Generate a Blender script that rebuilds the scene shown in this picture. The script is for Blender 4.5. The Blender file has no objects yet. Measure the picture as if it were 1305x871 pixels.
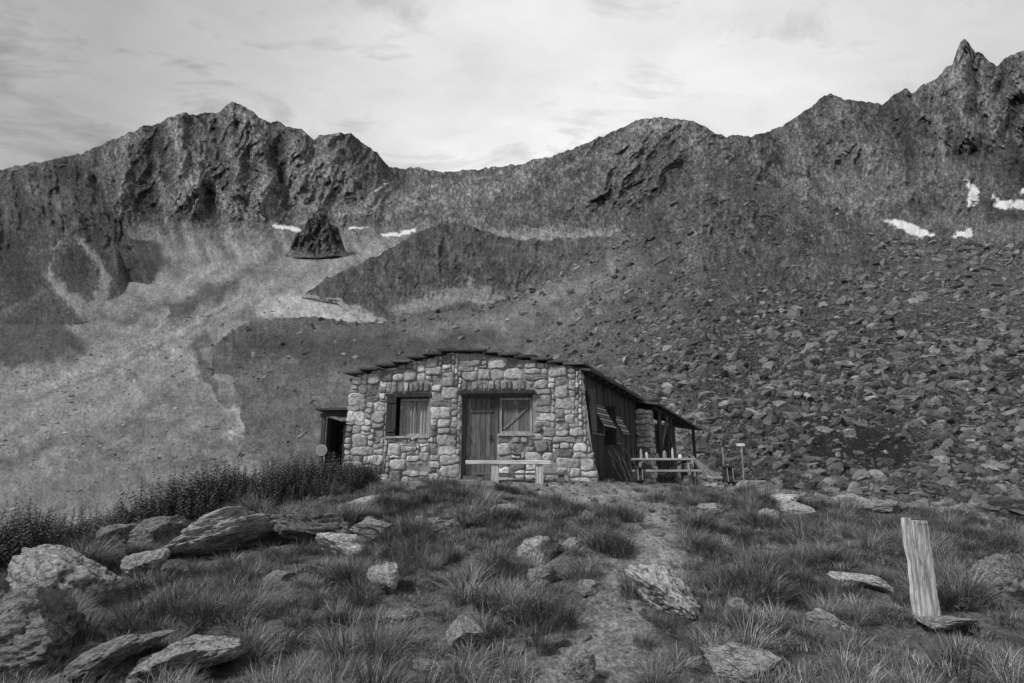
import bpy, bmesh, math, random
import numpy as np
from mathutils import Vector, Matrix
random.seed(7); rng=np.random.default_rng(11)
scene=bpy.context.scene
# ---------------------------------------------------------------- camera maths
FPX=725.0; PITCH=math.radians(12.8)
cp,sp=math.cos(PITCH),math.sin(PITCH)
def ray(px,py):
    xc=(np.asarray(px,float)-652.5)/FPX; yc=(435.5-np.asarray(py,float))/FPX
    xc,yc=np.broadcast_arrays(xc,yc)
    return np.stack([xc, cp-sp*yc, sp+cp*yc],-1)
def P(px,py,d):
    r=ray(px,py); return r*(np.asarray(d,float)/r[...,1])[...,None]
# ---------------------------------------------------------------- noise
perm=rng.permutation(256); perm=np.concatenate([perm,perm,perm])
gr=rng.normal(size=(256,3)); gr/=np.linalg.norm(gr,axis=1)[:,None]
def perlin(x,y,z=0.0):
    x,y,z=np.broadcast_arrays(np.asarray(x,float),np.asarray(y,float),np.asarray(z,float))
    xi=np.floor(x).astype(int);yi=np.floor(y).astype(int);zi=np.floor(z).astype(int)
    xf=x-xi;yf=y-yi;zf=z-zi
    u=xf*xf*xf*(xf*(xf*6-15)+10);v=yf*yf*yf*(yf*(yf*6-15)+10);w=zf*zf*zf*(zf*(zf*6-15)+10)
    def g(i,j,k):
        h=perm[(perm[(perm[(xi+i)&255]+yi+j)&255]+zi+k)&255]
        G=gr[h]; return G[...,0]*(xf-i)+G[...,1]*(yf-j)+G[...,2]*(zf-k)
    a=g(0,0,0)*(1-u)+g(1,0,0)*u; b=g(0,1,0)*(1-u)+g(1,1,0)*u
    c=g(0,0,1)*(1-u)+g(1,0,1)*u; d=g(0,1,1)*(1-u)+g(1,1,1)*u
    return 1.6*((a*(1-v)+b*v)*(1-w)+(c*(1-v)+d*v)*w)
def fbm(x,y,z=0.0,o=5,gain=.5):
    s=0;a=1;f=1
    for i in range(o):
        s=s+a*perlin(np.asarray(x)*f+i*17.3,np.asarray(y)*f+i*9.1,np.asarray(z)*f+i*3.7);a*=gain;f*=2.03
    return s
def ridged(x,y,z=0.0,o=5,gain=.5):
    s=0;a=1;f=1;w=1
    for i in range(o):
        n=1-np.abs(perlin(np.asarray(x)*f+i*7.3,np.asarray(y)*f+i*5.1,np.asarray(z)*f+i*2.2)); n=n*n
        s=s+a*n*w; w=np.clip(n*1.4,0,1); a*=gain;f*=2.07
    return s-.9
def sstep(a,b,x):
    t=np.clip((x-a)/(b-a),0,1); return t*t*(3-2*t)
def polyd(X,Y,pts):
    best=np.full(np.broadcast(X,Y).shape,1e9)
    if len(pts)==1:
        x,y,w=pts[0]; return np.hypot(X-x,Y-y)-w
    for (x0,y0,w0),(x1,y1,w1) in zip(pts[:-1],pts[1:]):
        dx,dy=x1-x0,y1-y0; t=np.clip(((X-x0)*dx+(Y-y0)*dy)/(dx*dx+dy*dy+1e-9),0,1)
        best=np.minimum(best,np.hypot(X-x0-t*dx,Y-y0-t*dy)-(w0+(w1-w0)*t))
    return best
# ---------------------------------------------------------------- materials
def newmat(name):
    m=bpy.data.materials.new(name); m.use_nodes=True
    nt=m.node_tree; b=nt.nodes['Principled BSDF']; b.inputs['Roughness'].default_value=.9
    b.inputs['Specular IOR Level'].default_value=.2
    return m,nt,b
def N(nt,t,**k):
    n=nt.nodes.new(t)
    for a,v in k.items(): setattr(n,a,v)
    return n
def math_(nt,op,a,b=None,clamp=False):
    n=N(nt,'ShaderNodeMath',operation=op); n.use_clamp=clamp
    for i,v in enumerate([a,b]):
        if v is None: continue
        if isinstance(v,(int,float)): n.inputs[i].default_value=v
        else: nt.links.new(v,n.inputs[i])
    return n.outputs[0]
def noise(nt,vec,scale,detail=6,rough=.6,dist=0.0):
    n=N(nt,'ShaderNodeTexNoise'); n.inputs['Scale'].default_value=scale;n.inputs['Detail'].default_value=detail
    n.inputs['Roughness'].default_value=rough;n.inputs['Distortion'].default_value=dist
    nt.links.new(vec,n.inputs['Vector']); return n.outputs['Fac']
def mrange(nt,v,a,b,c,d):
    n=N(nt,'ShaderNodeMapRange'); nt.links.new(v,n.inputs[0])
    for i,q in enumerate([a,b,c,d]): n.inputs[i+1].default_value=q
    return n.outputs[0]
def mapping(nt,vec,scale,rot=(0,0,0)):
    n=N(nt,'ShaderNodeMapping'); n.inputs['Scale'].default_value=scale; n.inputs['Rotation'].default_value=rot
    nt.links.new(vec,n.inputs['Vector']); return n.outputs[0]
def attr(nt,name):
    n=N(nt,'ShaderNodeAttribute'); n.attribute_name=name; return n
def tonemat(name,specs,bump=.01,bscale=30,rough=.9,stretch=(1,1,1),rand=0.0,coord='Object',lichen=None,crease=None,ldark=.42):
    m,nt,b=newmat(name); b.inputs['Roughness'].default_value=rough
    tc=N(nt,'ShaderNodeTexCoord'); vec=mapping(nt,tc.outputs[coord],stretch)
    col=attr(nt,'tone').outputs['Fac']
    for s,lo,hi in specs:
        col=math_(nt,'MULTIPLY',col,mrange(nt,noise(nt,vec,s),.3,.7,lo,hi))
    if rand:
        oi=N(nt,'ShaderNodeObjectInfo'); col=math_(nt,'MULTIPLY',col,mrange(nt,oi.outputs['Random'],0,1,1-rand,1+rand))
    h=noise(nt,vec,bscale,8,.65)
    if lichen:
        l=noise(nt,vec,lichen,9,.72); col=math_(nt,'MULTIPLY',col,mrange(nt,l,.5,.62,1.08,ldark))
    if crease:
        cr=math_(nt,'ABSOLUTE',math_(nt,'SUBTRACT',noise(nt,mapping(nt,vec,(1,1,1.6),(.3,.4,0)),crease,3,.5,.4),.5))
        cr=mrange(nt,cr,0,.018,0,1); col=math_(nt,'MULTIPLY',col,mrange(nt,cr,0,1,.55,1)); h=math_(nt,'ADD',h,math_(nt,'MULTIPLY',cr,.2))
    nt.links.new(col,b.inputs['Base Color'])
    bp=N(nt,'ShaderNodeBump'); bp.inputs['Distance'].default_value=bump; bp.inputs['Strength'].default_value=1
    nt.links.new(h,bp.inputs['Height']); nt.links.new(bp.outputs[0],b.inputs['Normal'])
    return m
M_rock=tonemat('rock_surface',[(3,.7,1.3),(14,.6,1.45),(70,.55,1.4)],bump=.09,bscale=6,rand=.2,lichen=5,crease=1.8)
M_scree=tonemat('scree_boulder_surface',[(.7,.7,1.35),(4,.6,1.4)],bump=.12,bscale=4,rand=.5)
M_stone=tonemat('wall_stone_surface',[(1.2,.8,1.2),(9,.6,1.35),(40,.6,1.3),(120,.75,1.2)],bump=.03,bscale=22,lichen=11,ldark=.7)
M_mortar=tonemat('mortar',[(4,.75,1.2),(40,.7,1.3)],bump=.02,bscale=50)
M_woodv=tonemat('weathered_wood_vertical',[(1.0,.6,1.4),(2.5,.5,1.45)],bump=.006,bscale=3,stretch=(22,22,1.2),rough=.8)
M_woodh=tonemat('weathered_wood_horizontal',[(1.0,.6,1.4),(2.5,.6,1.35)],bump=.006,bscale=3,stretch=(1.2,22,22),rough=.8)
M_slate=tonemat('roof_slate',[(2,.7,1.3),(20,.7,1.3)],bump=.02,bscale=20)
M_grass=tonemat('grass_blades',[(.6,.65,1.4),(3,.75,1.25)],bump=.0,rand=.45,rough=.7)
M_ground=tonemat('soil_and_turf',[(.8,.75,1.25),(5,.6,1.4),(25,.4,1.6),(110,.4,1.6)],bump=.08,bscale=16)
M_metal=tonemat('painted_metal',[(8,.85,1.1)],bump=.001,rough=.5)
M_cloth=tonemat('fabric',[(20,.8,1.2)],bump=.003,bscale=60)
m,nt,b=newmat('window_glass'); b.inputs['Base Color'].default_value=(.05,.05,.05,1); b.inputs['Roughness'].default_value=.12; b.inputs['Specular IOR Level'].default_value=.5
M_glass=m
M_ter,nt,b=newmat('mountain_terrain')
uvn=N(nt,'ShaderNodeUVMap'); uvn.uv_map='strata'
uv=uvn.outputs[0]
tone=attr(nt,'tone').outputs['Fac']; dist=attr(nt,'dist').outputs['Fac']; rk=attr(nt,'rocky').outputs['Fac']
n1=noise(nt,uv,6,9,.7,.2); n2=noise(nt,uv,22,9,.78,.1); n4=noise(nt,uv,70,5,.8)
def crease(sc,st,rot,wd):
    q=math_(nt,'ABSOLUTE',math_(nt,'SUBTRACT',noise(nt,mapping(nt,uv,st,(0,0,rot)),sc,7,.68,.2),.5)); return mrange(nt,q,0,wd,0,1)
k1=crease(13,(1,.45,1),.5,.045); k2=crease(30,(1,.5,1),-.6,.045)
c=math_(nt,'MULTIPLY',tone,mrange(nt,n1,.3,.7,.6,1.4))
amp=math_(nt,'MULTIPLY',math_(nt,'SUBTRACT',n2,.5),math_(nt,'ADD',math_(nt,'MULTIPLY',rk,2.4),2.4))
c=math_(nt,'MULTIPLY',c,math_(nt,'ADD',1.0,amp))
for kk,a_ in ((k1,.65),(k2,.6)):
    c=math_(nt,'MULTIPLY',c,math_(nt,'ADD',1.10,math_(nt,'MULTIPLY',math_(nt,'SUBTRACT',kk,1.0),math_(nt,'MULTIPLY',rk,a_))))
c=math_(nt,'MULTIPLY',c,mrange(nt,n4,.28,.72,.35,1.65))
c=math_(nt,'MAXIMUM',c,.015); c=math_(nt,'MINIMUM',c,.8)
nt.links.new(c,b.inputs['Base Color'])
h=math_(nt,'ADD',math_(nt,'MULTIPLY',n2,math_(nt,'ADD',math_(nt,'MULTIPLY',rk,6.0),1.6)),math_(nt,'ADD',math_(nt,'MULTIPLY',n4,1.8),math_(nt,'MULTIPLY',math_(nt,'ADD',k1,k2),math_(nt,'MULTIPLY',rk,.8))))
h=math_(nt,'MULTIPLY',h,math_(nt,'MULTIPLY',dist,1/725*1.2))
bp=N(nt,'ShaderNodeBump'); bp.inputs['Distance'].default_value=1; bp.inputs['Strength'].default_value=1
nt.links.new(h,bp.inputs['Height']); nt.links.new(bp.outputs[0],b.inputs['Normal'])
# ---------------------------------------------------------------- mesh helpers
def link(o,parent=None):
    scene.collection.objects.link(o)
    if parent: o.parent=parent
    return o
def empty(name):
    o=bpy.data.objects.new(name,None); o.empty_display_size=.2; return link(o)
def setattr_f(me,name,vals):
    a=me.attributes.new(name,'FLOAT','POINT'); a.data.foreach_set('value',np.asarray(vals,np.float32).ravel())
def gridmesh(name,pos,tone,mat,uv=None,dist=None,rocky=None,parent=None):
    nr,nc,_=pos.shape; idx=np.arange(nr*nc).reshape(nr,nc)
    q=np.stack([idx[:-1,:-1],idx[:-1,1:],idx[1:,1:],idx[1:,:-1]],-1).reshape(-1,4)
    me=bpy.data.meshes.new(name); nf=len(q)
    me.vertices.add(nr*nc); me.vertices.foreach_set('co',pos.astype(np.float32).ravel())
    me.loops.add(nf*4); me.loops.foreach_set('vertex_index',q.astype(np.int32).ravel())
    me.polygons.add(nf); me.polygons.foreach_set('loop_start',np.arange(0,nf*4,4,dtype=np.int32))
    me.update(calc_edges=True)
    me.polygons.foreach_set('use_smooth',np.ones(nf,bool))
    setattr_f(me,'tone',tone)
    if dist is not None: setattr_f(me,'dist',dist)
    if rocky is not None: setattr_f(me,'rocky',rocky)
    if uv is not None:
        l=me.uv_layers.new(name='strata'); l.data.foreach_set('uv',uv.reshape(-1,2)[q.ravel()].astype(np.float32).ravel())
    me.materials.append(mat); o=bpy.data.objects.new(name,me); return link(o,parent)
class MB:
    def __init__(s): s.v=[];s.f=[];s.t=[]
    def add(s,vs,fs,tone):
        b=len(s.v); s.v+= [tuple(map(float,v)) for v in vs]; s.f+=[tuple(b+i for i in f) for f in fs]
        s.t+= [tone]*len(vs)
    def box8(s,c,tone):
        s.add(c,[(3,2,1,0),(4,5,6,7),(0,1,5,4),(1,2,6,5),(2,3,7,6),(3,0,4,7)],tone)
    def box(s,x0,x1,y0,y1,z0,z1,tone,f=None,jit=0):
        c=[(x0,y0,z0),(x1,y0,z0),(x1,y1,z0),(x0,y1,z0),(x0,y0,z1),(x1,y0,z1),(x1,y1,z1),(x0,y1,z1)]
        if jit: c=[tuple(q+random.uniform(-jit,jit) for q in v) for v in c]
        if f: c=[f(*v) for v in c]
        s.box8(c,tone)
    def beam(s,a,b,w,h,tone,up=(0,0,1)):
        a=Vector(a);b=Vector(b);d=(b-a).normalized();upv=Vector(up)
        r=d.cross(upv); 
        if r.length<1e-3: r=d.cross(Vector((0,1,0)))
        r.normalize(); u=r.cross(d)
        r*=w/2;u*=h/2
        s.box8([a-r-u,a+r-u,b+r-u,b-r-u,a-r+u,a+r+u,b+r+u,b-r+u],tone)
    def cyl(s,a,b,r0,r1,tone,n=10):
        a=Vector(a);b=Vector(b);d=(b-a).normalized();t=Vector((0,0,1)) if abs(d.z)<.9 else Vector((1,0,0))
        e=d.cross(t).normalized();g=d.cross(e)
        vs=[a+(e*math.cos(k*2*math.pi/n)+g*math.sin(k*2*math.pi/n))*r0 for k in range(n)]+[b+(e*math.cos(k*2*math.pi/n)+g*math.sin(k*2*math.pi/n))*r1 for k in range(n)]
        fs=[(k,(k+1)%n,n+(k+1)%n,n+k) for k in range(n)]+[tuple(range(n))[::-1],tuple(range(n,2*n))]
        s.add(vs,fs,tone)
    def obj(s,name,mat,parent=None,bevel=0,smooth=False):
        me=bpy.data.meshes.new(name); me.from_pydata(s.v,[],s.f); 
        setattr_f(me,'tone',s.t); me.materials.append(mat)
        bm=bmesh.new(); bm.from_mesh(me); bmesh.ops.recalc_face_normals(bm,faces=bm.faces); bm.to_mesh(me); bm.free()
        if smooth:
            for p in me.polygons: p.use_smooth=True
        o=bpy.data.objects.new(name,me); link(o,parent)
        if bevel:
            md=o.modifiers.new('bevel','BEVEL'); md.width=bevel; md.segments=2; md.limit_method='ANGLE'
        return o
# ---------------------------------------------------------------- mountain sheets
def sheet(name,guides,x0,x1,nx,rows,dispf,shadef,jag=1.6,relief=2.0):
    X1=np.linspace(x0,x1,nx); GY=[];GI=[]
    for g in guides:
        g=np.array(g,float); GY.append(np.interp(X1,g[:,0],g[:,1])); GI.append(1/np.exp(np.interp(X1,g[:,0],np.log(g[:,2]))))
    sd=len(name)*3.3
    GY[-1]=GY[-1]+jag*(fbm(X1/7,sd,1,3,.6)+.9*(ridged(X1/16,sd,5,3,.6)*-1))
    for k in range(len(GY)-2,-1,-1): GY[k]=np.maximum(GY[k],GY[k+1]+1.0)
    Ys=[];Is=[]
    for k,n in enumerate(rows):
        T=np.linspace(0,1,n,endpoint=(k==len(rows)-1))
        for t in T: Ys.append(GY[k]*(1-t)+GY[k+1]*t); Is.append(GI[k]*(1-t)+GI[k+1]*t)
    Y=np.array(Ys); D=1/np.array(Is); X=np.broadcast_to(X1,Y.shape)
    for _ in range(8):
        D2=D.copy(); D2[1:-1]=(D[:-2]+D[1:-1]*2+D[2:])/4; D=D2
    disp=dispf(X,Y); D=D*(1-np.clip(disp*relief/FPX,-.2,.2))
    pos=P(X,Y,D)
    tone,rocky=shadef(X,Y,disp)
    uv=np.stack([X/100,Y/100],-1)
    top=pos[-1]; ex=[]
    for k in (1,2,3,4): 
        q=top.copy(); q[:,1]*=1+.06*k*k; q[:,0]*=1+.06*k*k; q[:,2]-=np.abs(top[:,2])*.12*k*k+D[-1]*.01; ex.append(q)
    pos=np.concatenate([pos,np.array(ex)]); 
    tone=np.concatenate([tone,np.repeat(tone[-1:],4,0)]); rocky=np.concatenate([rocky,np.repeat(rocky[-1:],4,0)])
    D=np.concatenate([D,np.repeat(D[-1:],4,0)]); u2=np.repeat(uv[-1:],4,0).copy(); u2[...,1]-=np.array([.1,.3,.5,.8])[:,None]; uv=np.concatenate([uv,u2])
    return gridmesh(name,pos,tone,M_ter,uv,D,rocky)
def wob(X,Y,a=8,s=35,z=0):
    return X+a*fbm(X/s,Y/s,z+1.5,4), Y+a*.7*fbm(X/s,Y/s,z+8.5,4)
def paint(t,X,Y,pts,val,soft=8):
    w=1-sstep(-soft,soft,polyd(X,Y,pts)); return t*(1-w)+val*w
def mul(t,X,Y,pts,val,soft=8):
    w=1-sstep(-soft,soft,polyd(X,Y,pts)); return t*(1-w+val*w)
def crags(X,Y,z,slant=0.0,s=1.0):
    """steep buttresses and gullies running down the fall line, broken ribs and ledges on top"""
    Xw,Yw=wob(X,Y,9*s,42*s,z)
    u=Xw-slant*Yw
    a=ridged(u/(48*s),Yw/(180*s),z,3,.5)
    b=ridged((u+.4*Yw)/(22*s),Yw/(62*s),z+3,4,.55)
    c=ridged((u-.5*Yw)/(9*s),Yw/(20*s),z+6,4,.6)
    return a*.95+b*.5+c*.20
def detail(X,Y,z):
    """fine broken-rock pattern used for the terrain tone"""
    a=ridged((X-.3*Y)/13,Y/34,z,5,.65); b=ridged((X+.7*Y)/7,(Y-.4*X)/11,z+4,4,.65)
    return a*.6+b*.4
sky1=[(-350,240,1900),(-100,225,1900),(0,216,1900),(60,204,1900),(105,196,1900),(130,184,1950),(158,172,2000),(186,160,2000),(200,159,2000),(214,151,2000),(232,143,2000),(250,147,2000),(262,142,2000),(275,146,2000),(285,137,2000),(293,132,2000),(300,130,2000),(308,135,2000),(320,141,2000),(330,150,2000),(345,157,2000),(352,154,2000),(365,163,2000),(385,165,2000),(400,178,2050),(408,172,2050),(430,169,2050),(447,169,2050),(460,180,2100),(480,195,2150),(496,212,2300),(510,216,2500),(530,214,2500),(548,218,2500),(570,220,2500),(600,217,2400),(640,212,2200),(690,203,1900),(720,194,1700),(750,182,1600),(775,170,1500),(800,160,1450),(818,152,1400),(840,150,1350),(870,152,1350),(893,158,1350),(910,168,1350),(930,178,1300),(955,205,1150),(985,240,1000),(1020,290,800),(1060,360,600),(1700,420,500)]
g1=[
 [(-350,790,40),(1700,790,40)],
 [(-350,690,60),(1700,690,60)],
 [(-350,600,105),(400,600,115),(1700,600,120)],
 [(-350,500,200),(1700,500,230)],
 [(-350,410,430),(400,410,480),(1700,400,450)],
 [(-350,335,800),(400,335,900),(640,330,850),(860,330,640),(1700,330,600)],
 [(-350,285,1150),(60,285,1150),(330,285,1350),(400,292,1400),(480,292,1400),(560,275,1500),(700,270,1050),(840,260,820),(1000,270,760),(1700,300,600)],
 sky1]
def disp1(X,Y):
    Xw,Yw=wob(X,Y,12,45)
    cliff=sstep(315,245,Y); amp=1.0+13*cliff
    right=sstep(480,600,X)
    amp=amp*(1-.35*right*sstep(780,700,X))
    d=amp*(crags(X,Y,.3,-.05)*(1-right)+crags(X,Y,4.3,-.5,.85)*right)
    for pts,A in [([(300,130,0),(322,170,4),(345,215,5),(335,262,2)],18),([(240,143,0),(222,190,4),(240,250,4)],15),([(432,169,0),(420,205,5),(452,250,3)],18),([(186,160,0),(165,200,5),(150,262,8)],15),
                  ([(385,165,0),(392,200,3),(385,240,2)],11),([(840,150,0),(800,200,8),(740,255,8),(640,280,2)],17),([(870,152,0),(888,200,6),(895,260,10)],17),([(690,203,0),(640,240,4),(560,262,2)],12),
                  ([(275,146,0),(285,190,3),(300,245,2)],11)]:
        q=polyd(Xw,Yw,pts); d=d+A*np.exp(-np.clip(q,0,None)/13)
    for pts,A in [([(362,163,1),(362,200,2),(372,262,3)],14),([(262,150,1),(262,200,2),(280,270,3)],13),([(208,158,1),(195,200,2),(195,265,3)],12),([(470,235,2),(440,262,3)],7),([(740,200,1),(690,240,3),(620,275,3)],9)]:
        q=polyd(Xw,Yw,pts); d=d-A*np.exp(-np.clip(q,0,None)**2/(2*9**2))
    d=d+sstep(300,420,Y)*(fbm(X/130,Y/60,2,4)*5+fbm(X/16,Y/8,4,5,.65)*1.3)
    gul=[([(-100,640,2),(60,560,2),(180,480,2),(300,385,1)],3.5),([(120,640,1),(220,520,1),(290,430,1)],3),([(340,600,2),(310,540,2),(270,470,2),(285,420,1)],4),([(190,470,1),(205,420,1),(196,380,1)],3),([(0,505,1),(120,470,1),(230,420,1)],2.5)]
    Xv,Yv=wob(X,Y,10,26,2)
    for pts,A in gul: d=d-A*np.exp(-np.clip(polyd(Xv,Yv,pts),0,None)/5)
    return d
def shade1(X,Y,disp):
    Xw,Yw=wob(X,Y,11,30,3); Xf,Yf=wob(X,Y,6,12,8); Xg,Yg=wob(X,Y,14,22,18)
    D_=detail(X,Y,3.3)
    cl=.225+.009*np.clip(disp-7,-22,24)+.11*np.clip(D_,-.8,.9)  # base lifted as painted haze; ribs lighter, gullies darker as painted relief shading
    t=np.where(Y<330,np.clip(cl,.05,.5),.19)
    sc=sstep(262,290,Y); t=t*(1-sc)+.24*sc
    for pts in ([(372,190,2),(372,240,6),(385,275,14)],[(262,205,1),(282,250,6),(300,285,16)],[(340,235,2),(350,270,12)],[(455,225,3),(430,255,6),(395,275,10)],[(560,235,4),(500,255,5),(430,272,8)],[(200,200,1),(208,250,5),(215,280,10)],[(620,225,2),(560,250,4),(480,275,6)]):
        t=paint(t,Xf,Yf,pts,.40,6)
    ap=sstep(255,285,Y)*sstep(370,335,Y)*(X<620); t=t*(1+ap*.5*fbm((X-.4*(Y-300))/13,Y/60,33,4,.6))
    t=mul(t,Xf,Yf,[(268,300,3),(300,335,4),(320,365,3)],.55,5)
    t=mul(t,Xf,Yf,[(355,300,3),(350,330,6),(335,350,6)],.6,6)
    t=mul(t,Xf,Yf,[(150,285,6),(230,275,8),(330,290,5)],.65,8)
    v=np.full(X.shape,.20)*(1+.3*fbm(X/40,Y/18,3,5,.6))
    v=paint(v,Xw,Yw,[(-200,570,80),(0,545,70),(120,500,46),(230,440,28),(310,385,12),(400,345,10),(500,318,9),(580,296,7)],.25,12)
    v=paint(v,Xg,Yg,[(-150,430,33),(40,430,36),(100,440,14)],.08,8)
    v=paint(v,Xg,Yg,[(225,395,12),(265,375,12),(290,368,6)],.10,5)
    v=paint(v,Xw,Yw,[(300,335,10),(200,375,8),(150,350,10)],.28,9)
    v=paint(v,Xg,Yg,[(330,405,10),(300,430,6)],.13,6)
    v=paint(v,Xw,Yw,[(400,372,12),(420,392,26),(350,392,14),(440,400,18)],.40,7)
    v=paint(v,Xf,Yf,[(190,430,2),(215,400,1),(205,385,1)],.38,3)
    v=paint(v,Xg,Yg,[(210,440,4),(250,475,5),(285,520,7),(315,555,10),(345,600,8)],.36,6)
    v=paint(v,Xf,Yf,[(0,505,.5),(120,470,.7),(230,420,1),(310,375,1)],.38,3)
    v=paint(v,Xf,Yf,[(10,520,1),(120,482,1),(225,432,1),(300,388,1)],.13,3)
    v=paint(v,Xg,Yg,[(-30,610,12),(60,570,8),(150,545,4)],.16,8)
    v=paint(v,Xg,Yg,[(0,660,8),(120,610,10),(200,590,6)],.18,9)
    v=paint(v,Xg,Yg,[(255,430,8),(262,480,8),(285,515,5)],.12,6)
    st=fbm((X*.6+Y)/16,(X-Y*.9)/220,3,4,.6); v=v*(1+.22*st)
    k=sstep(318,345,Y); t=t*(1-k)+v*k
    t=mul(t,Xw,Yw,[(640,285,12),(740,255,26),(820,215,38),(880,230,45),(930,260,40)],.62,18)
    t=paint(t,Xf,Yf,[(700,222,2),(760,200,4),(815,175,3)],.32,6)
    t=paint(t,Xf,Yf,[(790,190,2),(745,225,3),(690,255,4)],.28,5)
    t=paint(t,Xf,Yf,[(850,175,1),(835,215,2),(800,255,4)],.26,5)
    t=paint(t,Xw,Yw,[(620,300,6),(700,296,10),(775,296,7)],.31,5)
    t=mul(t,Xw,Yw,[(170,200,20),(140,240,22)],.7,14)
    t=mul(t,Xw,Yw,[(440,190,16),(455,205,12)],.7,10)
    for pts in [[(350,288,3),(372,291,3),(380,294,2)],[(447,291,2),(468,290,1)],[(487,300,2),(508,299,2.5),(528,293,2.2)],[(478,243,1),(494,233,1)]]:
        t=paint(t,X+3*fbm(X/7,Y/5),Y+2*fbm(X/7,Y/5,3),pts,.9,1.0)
    rocky=sstep(320,280,Y)*.8+.15
    rocky=np.where(t>.75,0,rocky)
    return np.clip(t,.04,.9),rocky
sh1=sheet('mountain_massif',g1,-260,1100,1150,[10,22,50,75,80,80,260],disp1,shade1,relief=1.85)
sky3=[(840,260,1300),(880,200,1500),(930,173,1700),(960,174,1700),(985,166,1750),(1010,153,1800),(1035,136,1800),(1048,124,1800),(1058,120,1800),(1066,122,1800),(1075,128,1800),(1100,129,1850),(1124,134,1850),(1140,121,1850),(1155,112,1850),(1163,119,1850),(1176,108,1850),(1186,105,1850),(1199,96,1850),(1206,86,1850),(1214,82,1850),(1219,66,1850),(1224,54,1850),(1229,49,1850),(1235,56,1850),(1243,66,1850),(1252,68,1850),(1262,80,1850),(1272,84,1850),(1279,77,1850),(1286,72,1850),(1305,64,1850),(1340,48,1850),(1400,66,1900),(1500,90,1900),(1700,120,1900)]
g3=[[(840,420,400),(1700,420,400)],[(840,330,620),(1700,330,640)],[(840,290,950),(1100,280,900),(1305,270,1050),(1700,270,1050)],[(840,265,1300),(1100,210,1300),(1305,190,1500),(1700,190,1500)],sky3]
def disp3(X,Y):
    Xw,Yw=wob(X,Y,9,50,5)
    d=13*crags(X,Y,7.7,.25,.95)*(.4+.6*sstep(330,270,Y))
    for pts,A in [([(1228,49,0),(1215,110,4),(1240,170,6)],18),([(1058,120,0),(1090,170,5),(1130,230,6)],18),([(1155,112,0),(1190,160,4),(1215,215,5)],16),([(1305,64,0),(1290,120,5)],15),([(985,166,0),(1030,210,4),(1090,265,5)],13)]:
        q=polyd(Xw,Yw,pts); d=d+A*np.exp(-np.clip(q,0,None)/13)
    return d
def shade3(X,Y,disp):
    Xw,Yw=wob(X,Y,10,28,6); Xf,Yf=wob(X,Y,6,12,8)
    D_=detail(X,Y,13.3)
    t=np.clip(.195+.0075*np.clip(disp-7,-22,24)+.10*np.clip(D_,-.8,.9),.05,.45)  # haze painted as a paler base, relief shading painted from the displacement
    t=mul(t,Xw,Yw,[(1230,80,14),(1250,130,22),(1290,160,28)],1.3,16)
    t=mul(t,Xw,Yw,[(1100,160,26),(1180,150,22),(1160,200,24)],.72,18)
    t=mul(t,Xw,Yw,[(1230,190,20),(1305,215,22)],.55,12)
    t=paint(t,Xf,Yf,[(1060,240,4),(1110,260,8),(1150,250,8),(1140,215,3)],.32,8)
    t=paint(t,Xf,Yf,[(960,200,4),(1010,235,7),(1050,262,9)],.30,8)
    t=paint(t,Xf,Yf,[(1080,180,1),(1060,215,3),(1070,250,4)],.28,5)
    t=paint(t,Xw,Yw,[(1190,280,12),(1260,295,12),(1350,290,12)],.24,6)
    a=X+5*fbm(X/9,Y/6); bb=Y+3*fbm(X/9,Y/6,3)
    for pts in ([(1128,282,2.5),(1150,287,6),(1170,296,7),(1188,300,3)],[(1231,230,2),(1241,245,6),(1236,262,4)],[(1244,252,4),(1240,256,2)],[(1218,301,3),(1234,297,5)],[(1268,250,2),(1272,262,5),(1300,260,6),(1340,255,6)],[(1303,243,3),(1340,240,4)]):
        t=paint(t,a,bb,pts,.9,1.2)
    rocky=np.where(t>.75,0,.85)
    return np.clip(t,.04,.9),rocky
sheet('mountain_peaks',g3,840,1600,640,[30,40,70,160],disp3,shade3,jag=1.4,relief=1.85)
sky6=[(-350,200,950),(-120,225,950),(0,222,950),(35,213,950),(70,203,950),(100,199,950),(112,206,930),(122,226,900),(134,244,870),(146,262,840),(158,290,800),(170,312,760),(184,340,700),(196,372,650),(203,400,600),(206,430,560),(212,500,500)]
g6=[[(-350,510,420),(212,515,520)],[(-350,485,320),(100,475,330),(190,450,420),(212,502,500)],[(-350,370,560),(100,370,560),(190,400,560),(212,501,500)],[(-350,290,760),(100,290,740),(150,320,740),(212,500,500)],sky6]
def disp6(X,Y):
    return 10*crags(X,Y,12.2,.5,.85)*(.1+.9*sstep(400,290,Y))*sstep(212,150,X)
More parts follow.
